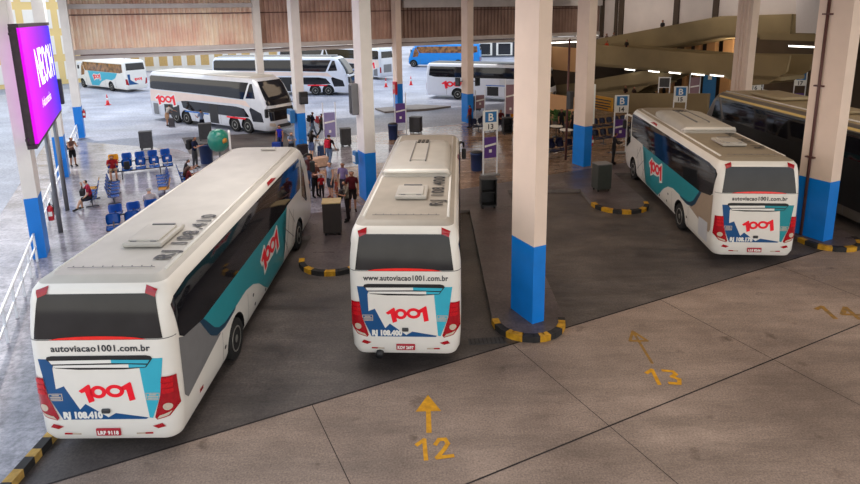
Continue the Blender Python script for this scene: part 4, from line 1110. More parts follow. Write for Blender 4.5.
totem(g(331, 150, KH), R(14), '', 'totem with pale purple poster beside the walking men', 3.0, 'palepurple', False, .8, 2.3)
totem(g(401, 136, KH), R(14), '', 'totem with purple poster by the dark blue bin above the lane 12 coach', 3.0, 'purple', False, .9, 2.2)
totem(g(480, 120, KH), R(14), '', 'small totem stand beside the orange seat at the yard side', 2.4, 'pinkposter', False, .9, 1.9)
totem(Vector((20.0, 45.0, KH)), R(-8), '', 'dim totem with pink poster under the ramp lamps', 3.4, 'pinkposter', False, 1.2, 3.0)
for (x, y, nm) in ((24.6, 44.8, 'empty white poster frame right of the fluted column'), (17.9, 45.5, 'empty white poster frame between two dim totems')):
    r = empty('poster_frame', (x, y, KH), R(-10), nm, 'sign')
    b = MB()
    for sx in (-1, 1): b.span((sx * .4, 0, 0), (sx * .4, 0, 3.0), .07)
    b.span((-.4, 0, 2.95), (.4, 0, 2.95), .07); b.span((-.4, 0, 2.2), (.4, 0, 2.2), .05); b.build('frame', M['rail'], r)
    MB().box((0, .02, 2.57), (.76, .03, .7)).build('board', M['dgrey'], r)
# blue kiosks and wall signs under the ramps
def wall_sign(name, p, rz, w, h, m, label, cat='sign', bars=None, barm='text'):
    r = empty(name, p, rz, label, cat)
    MB().box((0, 0, h / 2), (w, .12, h), bev=.01).build('board', M[m], r)
    if bars:
        b = MB()
        for x0, z0, x1, z1 in bars: b.box(((x0 + x1) / 2 * w, -.07, (z0 + z1) / 2 * h), ((x1 - x0) * w, .02, (z1 - z0) * h))
        b.build('lettering', M[barm], r)
    return r
wall_sign('vending_kiosk', Vector((22.6, 48.2, KH)), R(-25), .95, 2.9, 'signblue', 'tall blue kiosk panel under the middle ramp', 'kiosk', [(-.15, .84, .15, .95)], 'white')
wall_sign('banner_stand', Vector((37.2, 47.5, KH)), R(-30), 1.3, 3.4, 'signblue', 'blue banner at the far right edge of the hall', 'banner', [(-.3, .6, .3, .7)], 'white')
M['signyel'] = mat('yellow_sign', s2l(206, 150, 40), .6, var=.15, scale=2)
p = onu(603, 110, 32.5)
wall_sign('notice_board', p, GRID - PI / 2, 2.0, 1.05, 'signyel', 'wide yellow notice board with dark writing lines right of the column with white box', 'sign', [(-.45, .72, .45, .8), (-.45, .5, .4, .58), (-.45, .3, .45, .38), (-.45, .12, .3, .2)])
r = empty('exit_sign', Vector((30.2, 47.0, 4.1)), R(-30), 'small vertical red lit sign above totem 17 at the far right', 'sign')
MB().box((0, 0, .5), (.36, .12, 1.1), bev=.03).build('board', mat('red_lit_sign', s2l(240, 70, 50), .5, var=.1, emit=s2l(255, 60, 40), estr=.8), r)
MB().tube([(0, .05, -4.0), (0, .05, 0)], .05, 8).build('pole', M['dgrey'], r)
b = MB()
for k in range(3): b.box((0, -.07, .25 + k * .25), (.2, .02, .1))
b.build('lettering', M['white'], r)

# ------------------------------------------------------------------ things fixed to columns
def fixture(name, p, rz, d, m, label, cat, extra=None):
    r = empty(name, p, rz, label, cat); MB().box((0, 0, 0), d, bev=min(d) * .12).build('case', M[m], r)
    if extra: extra(r)
    return r
def on_col(u, v, du, dv, z): return uv(u + du, v + dv, z)
M['extred'] = mat('extinguisher_red', s2l(204, 24, 40), .3, var=.1, coat=.3)
def extinguisher(p, rz, label):
    r = empty('fire_extinguisher', p, rz, label, 'fire extinguisher')
    MB().lathe([(.08, 0), (.095, .02), (.095, .42), (.07, .5), (.03, .54)], 14).build('cylinder', M['extred'], r)
    MB().lathe([(.032, .54), (.032, .6), (.02, .62)], 8).box((0, -.05, .62), (.03, .16, .03)).build('valve', M['black'], r)
    MB().tube([(0, -.03, .58), (.1, -.06, .55), (.11, -.05, .3)], .014, 6).build('hose', M['black'], r)
    MB().box((0, -.094, .25), (.12, .012, .16)).build('label_band', M['white'], r)
extinguisher(on_col(-3.4, 23.8, .36, -.2, 1.35), GRID, 'red fire extinguisher on the left column nearest the railing')
extinguisher(on_col(20.95, 24.25, .36, -.3, 1.2), GRID, 'red fire extinguisher on the column with white box')
extinguisher(on_col(-3.6, 47.2, .36, -.3, 1.5), GRID, 'small red fire extinguisher on the farthest left column')
fixture('hose_cabinet', on_col(20.3, 47.2, -.36, -.2, 1.95), GRID, (.2, .6, 1.1), 'extred', 'red hose cabinet on the column in the yard', 'cabinet', lambda r: MB().box((-.11, 0, .1), (.02, .3, .4)).build('pane', M['clear'], r))
fixture('junction_box', on_col(20.95, 24.25, .36, -.25, 3.4), GRID, (.2, .22, 2.1), 'white', 'tall white box fixed to the column left of the guard', 'box')
fixture('loudspeaker', on_col(9.0, 36.4, .15, -.62, 3.25), GRID, (.5, .3, .75), 'black', 'black loudspeaker on the column before the double-deck coach', 'loudspeaker', lambda r: MB().lathe([(.14, 0), (.1, .02)], 14, (0, -.16, 0)).build('cone', M['dgrey'], r) if False else MB().box((0, -.16, -.1), (.34, .02, .34)).build('grille', M['dgrey'], r))
fixture('electrical_cabinet', on_col(8.85, 24.25, -.4, .25, 4.6), GRID, (.3, .4, 1.35), 'grey', 'grey electrical cabinet on the column by the queuing passengers', 'cabinet', lambda r: MB().box((-.16, 0, 0), (.02, .3, 1.2)).build('door', M['dgrey'], r))
fixture('notice_box', on_col(8.85, 24.25, -.48, .1, 2.05), GRID, (.14, .42, .55), 'signblue', 'small blue notice box beside the column by the queuing passengers', 'sign', lambda r: MB().box((-.08, 0, -.05), (.02, .3, .28)).build('sheet', M['white'], r))
fixture('notice_box', on_col(9.0, 36.4, -.5, .1, 2.1), GRID, (.3, .9, .8), 'signblue', 'pale blue notice box on the column before the double-deck coach', 'sign', lambda r: MB().box((-.16, 0, -.1), (.02, .6, .4)).build('sheet', M['white'], r))
for k, (dv, s) in enumerate(((.85, 'left'), (-.85, 'right'))):
    p = uv(22.1, 38.4, 3.05) + Vector((-.72 if k == 0 else .74, -.1, .12))
    fixture('monitor', p, R(-35 if k == 0 else 35), (.4, .12, .62), 'black', s + ' one of two black monitors on the column by the white coach', 'monitor', lambda r: (MB().box((0, -.065, 0), (.34, .02, .52)).build('screen', M['glass'], r), MB().tube([(0, .05, 0), ((.3 if k == 0 else -.3), .25, .05)], .03, 6).build('bracket', M['dgrey'], r)))
fixture('electrical_cabinet', Vector((7.45, 31.5, 3.55)), GRID, (.26, .3, .95), 'dgrey', 'dark grey cabinet on a thin pole left of the column with white box', 'cabinet', lambda r: MB().tube([(0, .2, -3.3), (0, .2, 3.2)], .06, 8).build('pole', M['pipe'], r))

# ------------------------------------------------------------------ cones
def cone(p, label):
    r = empty('traffic_cone', p, 0, label, 'traffic cone', 'cones in the yard')
    MB().box((0, 0, .025), (.42, .42, .05), bev=.01).build('base', M['extcone'], r)
    MB().lathe([(.16, .05), (.1, .45)], 14).build('lower_cone', M['extcone'], r)
    MB().lathe([(.1, .45), (.07, .68)], 14).build('white_band', M['white'], r)
    MB().lathe([(.07, .68), (.035, 1.0), (.02, 1.02)], 14).build('tip', M['extcone'], r)
M['extcone'] = mat('cone_red', s2l(240, 60, 60), .5, var=.1)
cone(g(108, 105, 0), 'red and white cone in front of the departing turquoise coach')
cone(g(386, 87, 0), 'red and white cone left of the yard column')
cone(g(411, 85, 0), 'red and white cone right of the yard column')

# ------------------------------------------------------------------ green phone hood
M['phone'] = mat('green_hood', s2l(20, 128, 106), .3, var=.1, coat=.4)
M['phorange'] = mat('orange_emblem', s2l(220, 150, 60), .4, var=.2)
p = g(221, 168, KH)
r = empty('phone_hood', p, R(20), 'green egg-shaped public phone hood with orange emblem behind the near coach roof', 'public phone')
MB().tube([(0, .25, 0), (0, .25, 1.5)], .05, 10).build('pole', M['grey'], r)
b = MB(); b.lathe([(.25, .95), (.45, 1.1), (.56, 1.4), (.54, 1.75), (.4, 2.02), (.18, 2.13), (.02, 2.15)], 24); b.build('hood', M['phone'], r)
b = MB(); b.lathe([(.015, -.02), (.17, 0), (.015, .02)], 12); bmesh.ops.transform(b.bm, matrix=Matrix.Translation((.32, -.44, 1.55)) @ Matrix.Rotation(R(38), 4, 'Z') @ Matrix.Rotation(PI / 2, 4, 'X'), verts=b.bm.verts[:]); b.build('emblem', M['phorange'], r)
MB().box((.56, .05, 1.5), (.12, .6, 1.0), bev=.04).build('side_shield', M['white'], r)

# ------------------------------------------------------------------ planters behind the cafe tables
M['leaf'] = mat('planter_leaf', s2l(70, 118, 48), .6, var=.5, scale=9)
M['pot'] = mat('planter_pot', s2l(90, 80, 72), .7, var=.2)
for k in range(4):
    p = g(547 + 9.6 * k, 127 + .9 * k, KH)
    r = empty('planter', p, GRID, ['leftmost', 'second from left', 'third from left', 'rightmost'][k] + ' green planter behind the cafe tables', 'planter', 'planters by the cafe')
    MB().box((0, 0, .25), (.42, .5, .5), bev=.03).build('pot', M['pot'], r)
    b = MB(); rnd = random.Random(k)
    for i in range(260):
        c = Vector((rnd.uniform(-.24, .24), rnd.uniform(-.3, .3), .5 + rnd.random() ** .8 * .75)); s = rnd.uniform(.06, .13)
        n = Vector((rnd.gauss(0, 1), rnd.gauss(0, 1), rnd.gauss(0, 1))).normalized(); x = n.orthogonal().normalized() * s; y = n.cross(x) * .5
        b.face([c - x, c + y, c + x, c - y])
    b.build('foliage', M['leaf'], r)
def table(p, label):
    r = empty('cafe_table', p, 0, label, 'table', 'cafe tables')
    MB().lathe([(.42, .7), (.42, .735), (.4, .74)], 20).build('top', M['white'], r)
    MB().lathe([(.25, 0), (.25, .03), (.035, .05), (.035, .7)], 14).build('pedestal', M['dgrey'], r)
table(g(556, 137, KH), 'round white cafe table left of the planters between two columns'); table(g(566, 141, KH), 'round white cafe table nearer the column with white box')
# ------------------------------------------------------------------ people
SKIN = [s2l(214, 164, 134), s2l(168, 116, 88), s2l(112, 74, 56)]
def cloth(rgb): return mat('cloth_%d_%d_%d' % rgb, s2l(*rgb), .85, var=.22, scale=7, bump=.1)
def skinmat(i): return mat(['fair_skin', 'tan_skin', 'brown_skin'][i], SKIN[i], .55, var=.1, scale=5)
def hairmat(k): return mat(k + '_hair', {'dark': s2l(30, 24, 22), 'grey': s2l(150, 146, 142), 'white': s2l(244, 240, 236), 'brown': s2l(78, 54, 40)}[k], .6, var=.3, scale=20)
def rx(p, a, o):
    y, z = p.y - o.y, p.z - o.z; c, s = math.cos(a), math.sin(a)
    return Vector((p.x, o.y + y * c + z * s, o.z - y * s + z * c))          # positive a bends forward (+y)
POSES = {
 'stand': dict(hip=(2, -4), knee=(3, 4), arm=(8, 2), elb=(12, 16), lean=1, head=4),
 'walk': dict(hip=(24, -20), knee=(8, 22), arm=(-18, 20), elb=(15, 25), lean=4, head=2),
 'hold': dict(hip=(3, -3), knee=(4, 4), arm=(24, 30), elb=(85, 80), lean=3, head=24),
 'point': dict(hip=(2, -5), knee=(3, 5), arm=(10, 60), elb=(20, 35), lean=1, head=5),
 'bend': dict(hip=(8, -10), knee=(8, 10), arm=(40, 55), elb=(25, 15), lean=32, head=10),
 'lean': dict(hip=(6, -8), knee=(6, 8), arm=(45, 50), elb=(60, 55), lean=14, head=18),
 'seat': dict(hip=(84, 80), knee=(82, 76), arm=(30, 26), elb=(50, 60), lean=4, head=8, seated=1),
 'seatphone': dict(hip=(84, 78), knee=(80, 74), arm=(34, 36), elb=(82, 80), lean=16, head=32, seated=1),
 'seatface': dict(hip=(82, 80), knee=(58, 84), arm=(4, 50), elb=(42, 125), lean=10, head=14, seated=1),
}
def person(loc, hd, h, pose, label, skin=0, hair='dark', hairlen=0, shirt=(90, 90, 90), sleeve=.55, pants=(50, 50, 60), plen=1.0, shoes=(40, 38, 38), belly=1.0, cap=None, group=None, skirt=False, seat_z=None):
    P = dict(POSES[pose]); k = h / 1.72
    hz = .93; seated = P.get('seated')
    if seated: hz = .54
    V, E, Rr, T = [], [], [], []
    def add(p, r, par=None, t='skin'):
        V.append(Vector(p)); Rr.append(r); T.append(t)
        if par is not None: E.append((par, len(V) - 1))
        return len(V) - 1
    pel = Vector((0, 0, hz)); la = R(P['lean'])
    def U(x, y, z): return rx(Vector((x, y, z + hz - .93)), la, pel)
    i0 = add(pel, .125, None, 'pants')
    i1 = add(U(0, .01, 1.06), .125 * belly, i0, 'shirt'); i2 = add(U(0, .012, 1.22), .135 * (1 + (belly - 1) * .5), i1, 'shirt'); i3 = add(U(0, -.005, 1.38), .115, i2, 'shirt')
    i4 = add(U(0, -.01, 1.475), .055, i3, 'skin')
    nk = U(0, -.01, 1.475); ha = la * .4 + R(P['head'])
    def H(x, y, z): return rx(Vector((nk.x + x, nk.y + y, nk.z + z)), ha, nk)
    h1 = add(H(0, .025, .075), .068, i4, 'head'); h2 = add(H(0, .012, .145), .09, h1, 'head'); h3 = add(H(0, 0, .205), .078, h2, 'head')
    add(H(0, .112, .115), .014, h2, 'head')                                # nose
    for sx in (-1, 1): add(H(sx * .092, -.005, .125), .014, h2, 'head')    # ears
    hands = {}
    for q, sx in enumerate((-1, 1)):
        s = add(U(sx * .165, -.005, 1.385), .066, i3, 'shirt')
        a = R(P['arm'][q]) - la * 0; e = a + R(P['elb'][q]); ab = R(9)
        d = Vector((sx * math.sin(ab), math.sin(a) * math.cos(ab), -math.cos(a) * math.cos(ab)))
        sh = V[s] + Vector((sx * .02, 0, -.02))
        el = sh + d * .28
        s1 = add(sh + d * .1, .05, s, 'upper'); s2 = add(el, .041, s1, 'elbow')
        inw = R(18 if P['elb'][q] > 40 else 2)
        d2 = Vector((-sx * math.sin(inw), math.sin(e) * math.cos(inw), -math.cos(e) * math.cos(inw)))
        wr = el + d2 * .25; w = add(wr, .028, s2, 'fore')
        pm = add(wr + d2 * .07, .031, w, 'hand'); hands[sx] = wr + d2 * .1
        side = Vector((0, 0, 1)).cross(d2)
        if side.length < .2: side = Vector((0, 1, 0))
        side.normalize(); nrm = d2.cross(side)
        for f in range(4):
            o = (f - 1.5) * .019; L = (.062, .075, .07, .055)[f]
            p1 = wr + d2 * .105 + side * o; p2 = p1 + d2 * L * .6 - nrm * .006; p3 = p2 + d2 * L * .45 - nrm * .02
            f1 = add(p1, .0095, pm, 'hand'); f2 = add(p2, .0085, f1, 'hand'); add(p3, .007, f2, 'hand')
        t1 = add(wr + d2 * .05 + side * (.036 * sx), .0105, w, 'hand'); add(wr + d2 * .1 + side * (.052 * sx), .009, t1, 'hand')
        hp = add(pel + Vector((sx * .09, 0, -.05)), .098, i0, 'pants')
        th = R(P['hip'][q]); kn = th - R(P['knee'][q]); sp = .035 if not seated else .09
        dd = Vector((sx * sp, math.sin(th), -math.cos(th))).normalized()
        kp = V[hp] + dd * .41; m1 = add(V[hp] + dd * .2, .08, hp, 'thigh'); kk = add(kp, .056, m1, 'knee')
        ds = Vector((0, math.sin(kn), -math.cos(kn))); c1 = add(kp + ds * .16, .054, kk, 'calf'); an = kp + ds * .395; ak = add(an, .036, c1, 'ankle')
        tz = max(.035 - an.z, -.06) if an.z < .2 else -.05
        ft = add(an + Vector((sx * .02, .1, tz)), .036, ak, 'foot'); add(an + Vector((sx * .03, .17, tz - .005)), .028, ft, 'foot')
        add(an + Vector((0, -.035, tz)), .034, ak, 'foot')
    me = bpy.data.meshes.new('person'); bm = bmesh.new(); lay = bm.verts.layers.skin.verify()
    vs = []
    for p, r in zip(V, Rr):
        v = bm.verts.new(p); v[lay].radius = (r, r); vs.append(v)
    vs[0][lay].use_root = True
    for a, b in E: bm.edges.new((vs[a], vs[b]))
    bm.to_mesh(me); bm.free()
    o = bpy.data.objects.new('work', me); COL.objects.link(o)
    sk = o.modifiers.new('s', 'SKIN'); sk.use_smooth_shade = True; sk.branch_smoothing = .6
    o.modifiers.new('d', 'SUBSURF').levels = 1
    dg = bpy.context.evaluated_depsgraph_get(); out = bpy.data.meshes.new_from_object(o.evaluated_get(dg))
    bpy.data.objects.remove(o); bpy.data.meshes.remove(me)
    out.name = 'person_body'
    # widen hips and chest, flatten front to back
    def region(c):
        best, bt, bs = 9, 'skin', 0
        for a, b in E:
            ab = V[b] - V[a]; t = max(0, min(1, (c - V[a]).dot(ab) / max(ab.length_squared, 1e-9)))
            d = (c - V[a] - ab * t).length - (Rr[a] + (Rr[b] - Rr[a]) * t)
            if d < best: best, bt, bs = d, (T[a], T[b]), t
        return bt, bs
    bm = bmesh.new(); bm.from_mesh(out)
    spine = lambda z: rx(Vector((0, 0, z)), la, pel).y
    reg = {}
    for f in bm.faces:
        bt, t = region(f.calc_center_median()); reg[f.index] = (bt, t)
    bm.verts.index_update()
    minz = min(v.co.z for v in bm.verts)
    for v in bm.verts:
        tt = [reg[f.index][0][1] for f in v.link_faces]
        if any(x in ('shirt', 'pants') for x in tt):
            n = sum(x in ('shirt', 'pants') for x in tt) / len(tt)
            y0 = spine(v.co.z); v.co.y = y0 + (v.co.y - y0) * (1 - .2 * n); v.co.x *= 1 + .1 * n
    if not seated:
        for v in bm.verts: v.co.z -= minz
    else:
        dz = (seat_z if seat_z is not None else .44) - (hz - .11)
        for v in bm.verts: v.co.z += dz
    for v in bm.verts: v.co *= k
    bm.normal_update()
    for f in bm.faces: f.smooth = True
    def extract(keep, offs, name, m):
        b2 = bmesh.new(); mp = {}
        for f in bm.faces:
            if not keep(*reg[f.index], f.calc_center_median()): continue
            q = []
            for v in f.verts:
                if v.index not in mp: mp[v.index] = b2.verts.new(v.co + v.normal * offs)
                q.append(mp[v.index])
            nf = b2.faces.new(q); nf.smooth = True
        if not b2.faces: b2.free(); return None
        r = bmesh.ops.solidify(b2, geom=b2.faces[:], thickness=offs * .8)
        m2 = bpy.data.meshes.new(name); b2.to_mesh(m2); b2.free(); m2.materials.append(m)
        return link(name, m2, root)
    bm.to_mesh(out)
    out.materials.append(skinmat(skin))
    root = link('person', out, None, loc, -hd); tag(root, label, 'person', group)
    up = sleeve >= .3
    extract(lambda t, s, c: t[1] == 'shirt' or t[1] == 'skin' and s < .35 or (t[1] == 'upper' and up) or (t[1] == 'elbow' and s < sleeve) or (t[1] == 'fore' and sleeve > 1 and s < .9), .012, 'shirt', cloth(shirt))
    extract(lambda t, s, c: t[1] == 'pants' or t[1] == 'shirt' and t[0] == 'pants' and s < .35 or t[1] == 'thigh' or (t[1] == 'knee' and s < (1 if plen > .5 else .75)) or (t[1] == 'calf' and plen > .7) or (t[1] == 'ankle' and plen > .7 and s < (plen - .1)), .014 if plen > .7 else .018, 'trousers' if plen > .7 else 'shorts', cloth(pants))
    if shoes: extract(lambda t, s, c: t[1] == 'foot' or (t[1] == 'ankle' and s > .9), .009, 'shoes', cloth(shoes))
    hc = H(0, .012, .145)
    zoff = (-minz if not seated else dz)
    fw = (H(0, 1, .145) - H(0, 0, .145)); upv = H(0, 0, 1) - H(0, 0, 0)
    def hk(t, s, c):
        if t[1] != 'head': return False
        d = c / k - Vector((0, 0, zoff)) - hc
        return d.dot(upv) > .045 or (d.dot(fw) < -.012 and d.dot(upv) > -.06)
    extract(hk, .016, 'hair' if not cap else 'cap', hairmat(hair) if not cap else cloth(cap))
    # face: eyes and mouth
    b = MB()
    for sx in (-1, 1):
        p = (H(sx * .034, .088, .135) + Vector((0, 0, zoff))) * k
        bmesh.ops.create_icosphere(b.bm, subdivisions=1, radius=.012 * k, matrix=Matrix.Translation(p))
    b.build('eyes', M['black'], root)
    b = MB(); p = (H(0, .086, .062) + Vector((0, 0, zoff))) * k; b.box(p, (.042 * k, .012, .01)); b.build('mouth', mat('lips', s2l(150, 80, 76), .5, var=.1), root)
    if hairlen:
        pts = [(H(0, -.06, .15) + Vector((0, 0, zoff))) * k, (H(0, -.1, .02) + Vector((0, 0, zoff))) * k, (U(0, -.15, 1.36) + Vector((0, 0, zoff))) * k, (U(0, -.17, 1.36 - hairlen) + Vector((0, 0, zoff))) * k]
        MB().tube(pts, [.075, .085, .09, .05], 10).build('long_hair', hairmat(hair), root)
    bm.free()
    return root, {s: root.matrix_basis @ ((hands[s] + Vector((0, 0, zoff))) * k) for s in hands}
def backpack(pr, hd, m, label, front=False, z=1.2, dy=.22, s=1.0):
    o = Vector((math.sin(hd), math.cos(hd), 0)); p = Vector(pr) + o * (dy if front else -dy) + Vector((0, 0, z - .22))
    r = empty('backpack', p, -hd, label, 'backpack'); sg = -1 if front else 1
    b = MB(); b.box((0, 0, .22 * s), (.3 * s, .16 * s, .44 * s), bev=.05 * s); b.build('main_bag', cloth(m), r)
    MB().box((0, -.1 * s * sg, .15 * s), (.22 * s, .07 * s, .22 * s), bev=.025 * s).build('front_pocket', cloth(m), r)
    for sx in (-1, 1): MB().tube([(sx * .1 * s, .08 * sg * s, .42 * s), (sx * .12 * s, .2 * sg * s, .44 * s), (sx * .13 * s, .26 * sg * s, .26 * s), (sx * .1 * s, .09 * sg * s, .08 * s)], .018, 6).build('strap', cloth(m), r)
    return r
def suitcase(p, rz, m, label, w=.42, d=.26, h=.62):
    r = empty('suitcase', p, rz, label, 'suitcase')
    MB().box((0, 0, h / 2 + .05), (w, d, h), bev=.05).build('shell', cloth(m), r)
    MB().tube([(-.1, d / 2 - .04, h), (-.1, d / 2 - .04, h + .3), (.1, d / 2 - .04, h + .3), (.1, d / 2 - .04, h)], .012, 6).build('handle', M['greypost'], r)
    for sx in (-1, 1): MB().tube([(sx * w * .38 - .03, 0, .04), (sx * w * .38 + .03, 0, .04)], .04, 10).build('wheel', M['black'], r)
def handbag(p, rz, m, label, w=.34, h=.26, d=.14):
    r = empty('handbag', p, rz, label, 'bag')
    MB().box((0, 0, h / 2), (w, d, h), bev=.04).build('bag_body', cloth(m), r)
    MB().tube([(-w * .3, 0, h - .02), (-w * .2, 0, h + .13), (w * .2, 0, h + .13), (w * .3, 0, h - .02)], .013, 6).build('strap', cloth(m), r)
D_ = lambda a: R(a)
WK = KH
# waiting square at the left
p = g(74, 166, WK); person(p, D_(120), 1.68, 'hold', 'person in brown strappy top and dark skirt standing by the left railing', 1, 'brown', .0, (150, 110, 96), .0, (34, 32, 36), .35, (60, 50, 46))
handbag(p + Vector((-.22, -.12, .95)), .4, (60, 56, 62), 'dark bag carried by the person standing at the left railing')
q = uv(-2.15, 28.7, WK); person(q, AZ + PI, 1.72, 'seatface', 'person in pink shirt and dark shorts leaning on one hand on yellow seat', 0, 'dark', 0, (206, 50, 84), .5, (64, 58, 66), .3, (40, 34, 34))
handbag(q + Vector((-.28, -.1, .62)), GRID + PI / 2, (34, 30, 34), 'black bag on the lap of the person in pink shirt', .42, .26, .2)
q = uv(-1.38, 33.6, WK); person(q, D_(153), 1.74, 'seatphone', 'person in red shirt and khaki shorts bent over a phone', 1, 'dark', 0, (206, 40, 48), .5, (206, 178, 146), .3, (70, 66, 74))
backpack(uv(-.74, 33.55, WK), D_(153), (36, 36, 42), 'black backpack lying on a blue seat beside the person in red shirt', z=.66, dy=0, s=.95)
q = uv(.1, 25.95, WK); person(q, AZ - PI / 2, 1.7, 'seat', 'white haired person in white shirt seated with back to the camera', 0, 'white', 0, (252, 246, 248), .6, (90, 90, 100), 1, (40, 38, 38))
q = uv(1.75, 30.6, WK); person(q, AZ, 1.74, 'seatphone', 'person in black shirt and dark grey cap seated beside the coach roof', 1, 'dark', 0, (44, 40, 44), .55, (60, 58, 66), 1, cap=(84, 80, 84))
q = uv(1.75, 29.4, WK); person(q, AZ, 1.64, 'seatphone', 'person in red patterned top seated next to the person in dark cap', 0, 'brown', .2, (150, 60, 60), .4, (50, 44, 48), 1)
p = g(196, 168, WK); person(p, D_(95), 1.78, 'hold', 'person in navy shirt and grey trousers beside the blue bin', 1, 'dark', 0, (40, 52, 92), .5, (96, 98, 104), 1)
backpack(p, D_(95), (30, 30, 34), 'large black backpack worn by the person in navy shirt', z=1.26, dy=.24, s=1.25)
# at the double-deck coach
p = g(168, 126, 0); person(p, D_(20), 1.74, 'bend', 'person in white shirt and tan shorts bending to the open luggage bay', 1, 'brown', 0, (222, 214, 206), .5, (214, 168, 130), .45, (60, 50, 46))
p = g(203, 133, KH); person(p, D_(-60), 1.72, 'hold', 'person in pale blue shirt and dark trousers at the double-deck coach door', 1, 'dark', 0, (150, 172, 214), .6, (36, 38, 56), 1)
p = g(172, 127, 0); suitcase(p, .3, (70, 66, 70), 'dark suitcase beside the open luggage bay')
# passengers between the two near coaches
p = g(281, 152, WK); person(p, D_(190), 1.66, 'stand', 'person in bright blue tank top facing the camera by the column', 1, 'dark', 0, (60, 60, 220), .0, (40, 70, 130), 1)
suitcase(p + Vector((-.1, -.55, 0)), .1, (28, 62, 150), 'blue suitcase in front of the person in blue tank top', .5, .3, .68)
p = g(292, 158, WK); person(p, D_(150), 1.6, 'lean', 'person in pale blue shirt bending over luggage by the blue column foot', 0, 'brown', 0, (172, 190, 220), .6, (60, 60, 76), 1)
suitcase(g(303, 157, WK), .5, (48, 40, 44), 'black suitcase between the pale blue shirt and the long haired person', .6, .34, .7)
p = g(312, 159, WK); person(p, D_(20), 1.7, 'lean', 'person with long black hair, black top and denim shorts seen from behind', 0, 'dark', .3, (40, 34, 38), .45, (112, 134, 186), .3, (50, 46, 50))
suitcase(g(322, 158, WK), .2, (34, 56, 92), 'navy suitcase between the long haired person and the red backpack', .46, .3, .66)
p = g(330, 166, WK); person(p, D_(15), 1.8, 'walk', 'person in dark shirt and jeans seen from behind with a red backpack', 0, 'brown', 0, (48, 34, 38), .5, (134, 164, 206), 1, (200, 196, 196))
backpack(p, D_(15), (200, 20, 54), 'red backpack on the person in jeans', z=1.27, dy=.22)
suitcase(g(320, 167, WK), .6, (214, 176, 150), 'large tan duffel on its side by the person in jeans', .9, .5, .5)
p = g(313, 137, WK); person(p, D_(62), 1.78, 'walk', 'person in navy shirt and pale jeans walking ahead of another traveller', 1, 'dark', 0, (34, 42, 74), .5, (150, 172, 200), 1, (190, 188, 190))
backpack(p, D_(62), (34, 34, 40), 'black backpack of the walking person in pale jeans', z=1.28, dy=.22)
p = g(322, 138, WK); person(p, D_(65), 1.72, 'walk', 'person in olive shirt and dark trousers walking behind the navy shirt', 1, 'dark', 0, (110, 106, 90), .5, (60, 62, 62), 1)
backpack(p, D_(65), (186, 70, 80), 'pink red backpack of the walking person in olive shirt', z=1.25, dy=.24, s=1.05)
p = g(316, 197, WK); person(p, D_(120), 1.66, 'hold', 'person in brown patterned blouse and black trousers beside the near coach front', 0, 'brown', .1, (150, 96, 84), .5, (34, 32, 38), 1)
p = g(311, 190, WK); person(p, D_(200), 1.74, 'stand', 'person in maroon top with sunlit face just behind the patterned blouse', 1, 'dark', 0, (96, 40, 44), .4, (70, 100, 150), 1)
p = g(305, 199, WK); person(p, D_(100), 1.66, 'stand', 'person in cream shirt partly hidden by the near coach front', 0, 'brown', 0, (214, 200, 180), .6, (96, 116, 160), 1)
p = g(331, 198, WK); person(p, D_(215), 1.7, 'stand', 'person in pale blue tank top, dark cap and grey shorts', 0, 'brown', 0, (206, 220, 240), .0, (88, 96, 112), .45, (170, 110, 100), belly=1.12, cap=(44, 44, 52))
p = g(322, 197, WK); person(p, D_(170), 1.06, 'stand', 'small child in red shirt between two adults', 1, 'dark', 0, (214, 30, 40), .5, (50, 40, 46), 1)
p = g(337, 199, WK); person(p, D_(-120), .95, 'stand', 'small child in orange shirt beside the pale blue tank top', 1, 'brown', 0, (206, 92, 66), .5, (196, 96, 76), .4)
p = g(344, 199, WK); person(p, D_(200), 1.7, 'stand', 'person in lilac flowered shirt behind the maroon shirt', 1, 'grey', 0, (176, 156, 206), .6, (80, 80, 96), 1)
p = g(353, 211, WK); person(p, D_(170), 1.76, 'stand', 'stout person in maroon shirt and dark shorts by the blue column foot', 1, 'brown', 0, (112, 24, 38), .6, (56, 42, 42), .5, (60, 40, 36), belly=1.25)
p = g(348, 221, WK); person(p, D_(-110), 1.72, 'hold', 'person in tan shirt reading something beside the brown podium', 1, 'dark', 0, (184, 168, 150), .6, (50, 38, 42), 1)
backpack(p, D_(-110), (40, 38, 42), 'dark bag worn on the front of the person in tan shirt', True, 1.2, .24, .8)
# right hand platform
p = g(613, 164, WK); person(p, D_(95), 1.76, 'hold', 'guard in dark grey uniform and boots looking at a phone beside totem 14', 1, 'dark', 0, (66, 66, 72), 1.2, (58, 58, 62), 1, (24, 22, 24))
q = uv(21.1, 36.3, WK); person(q, D_(-60), 1.66, 'stand', 'person in red top standing by the foot of the column with monitors', 1, 'dark', 0, (190, 60, 70), .5, (80, 70, 90), 1)
q = uv(23.0, 35.3, WK); person(q, D_(153), 1.7, 'seat', 'person in dark red shirt on the dark seats at the yard side', 1, 'dark', 0, (120, 40, 50), .5, (40, 40, 50), 1)
q = uv(24.2, 36.2, WK); person(q, D_(153), 1.68, 'stand', 'person in green shirt behind totem and orange seat', 1, 'dark', 0, (90, 110, 70), .5, (60, 60, 70), 1)
for k, (px, py, col_, hd, nm) in enumerate(((545, 139, (170, 40, 56), 60, 'person in red shirt at the left end of the cafe tables'), (561, 133, (40, 36, 40), 170, 'person in black shirt standing between the cafe tables'), (572, 136, (52, 48, 50), -60, 'person in charcoal shirt at the right end of the cafe tables'))):
    person(g(px, py, WK), D_(hd), 1.68, 'stand', nm, 1, 'dark', 0, col_, .5, (40, 40, 48), 1)
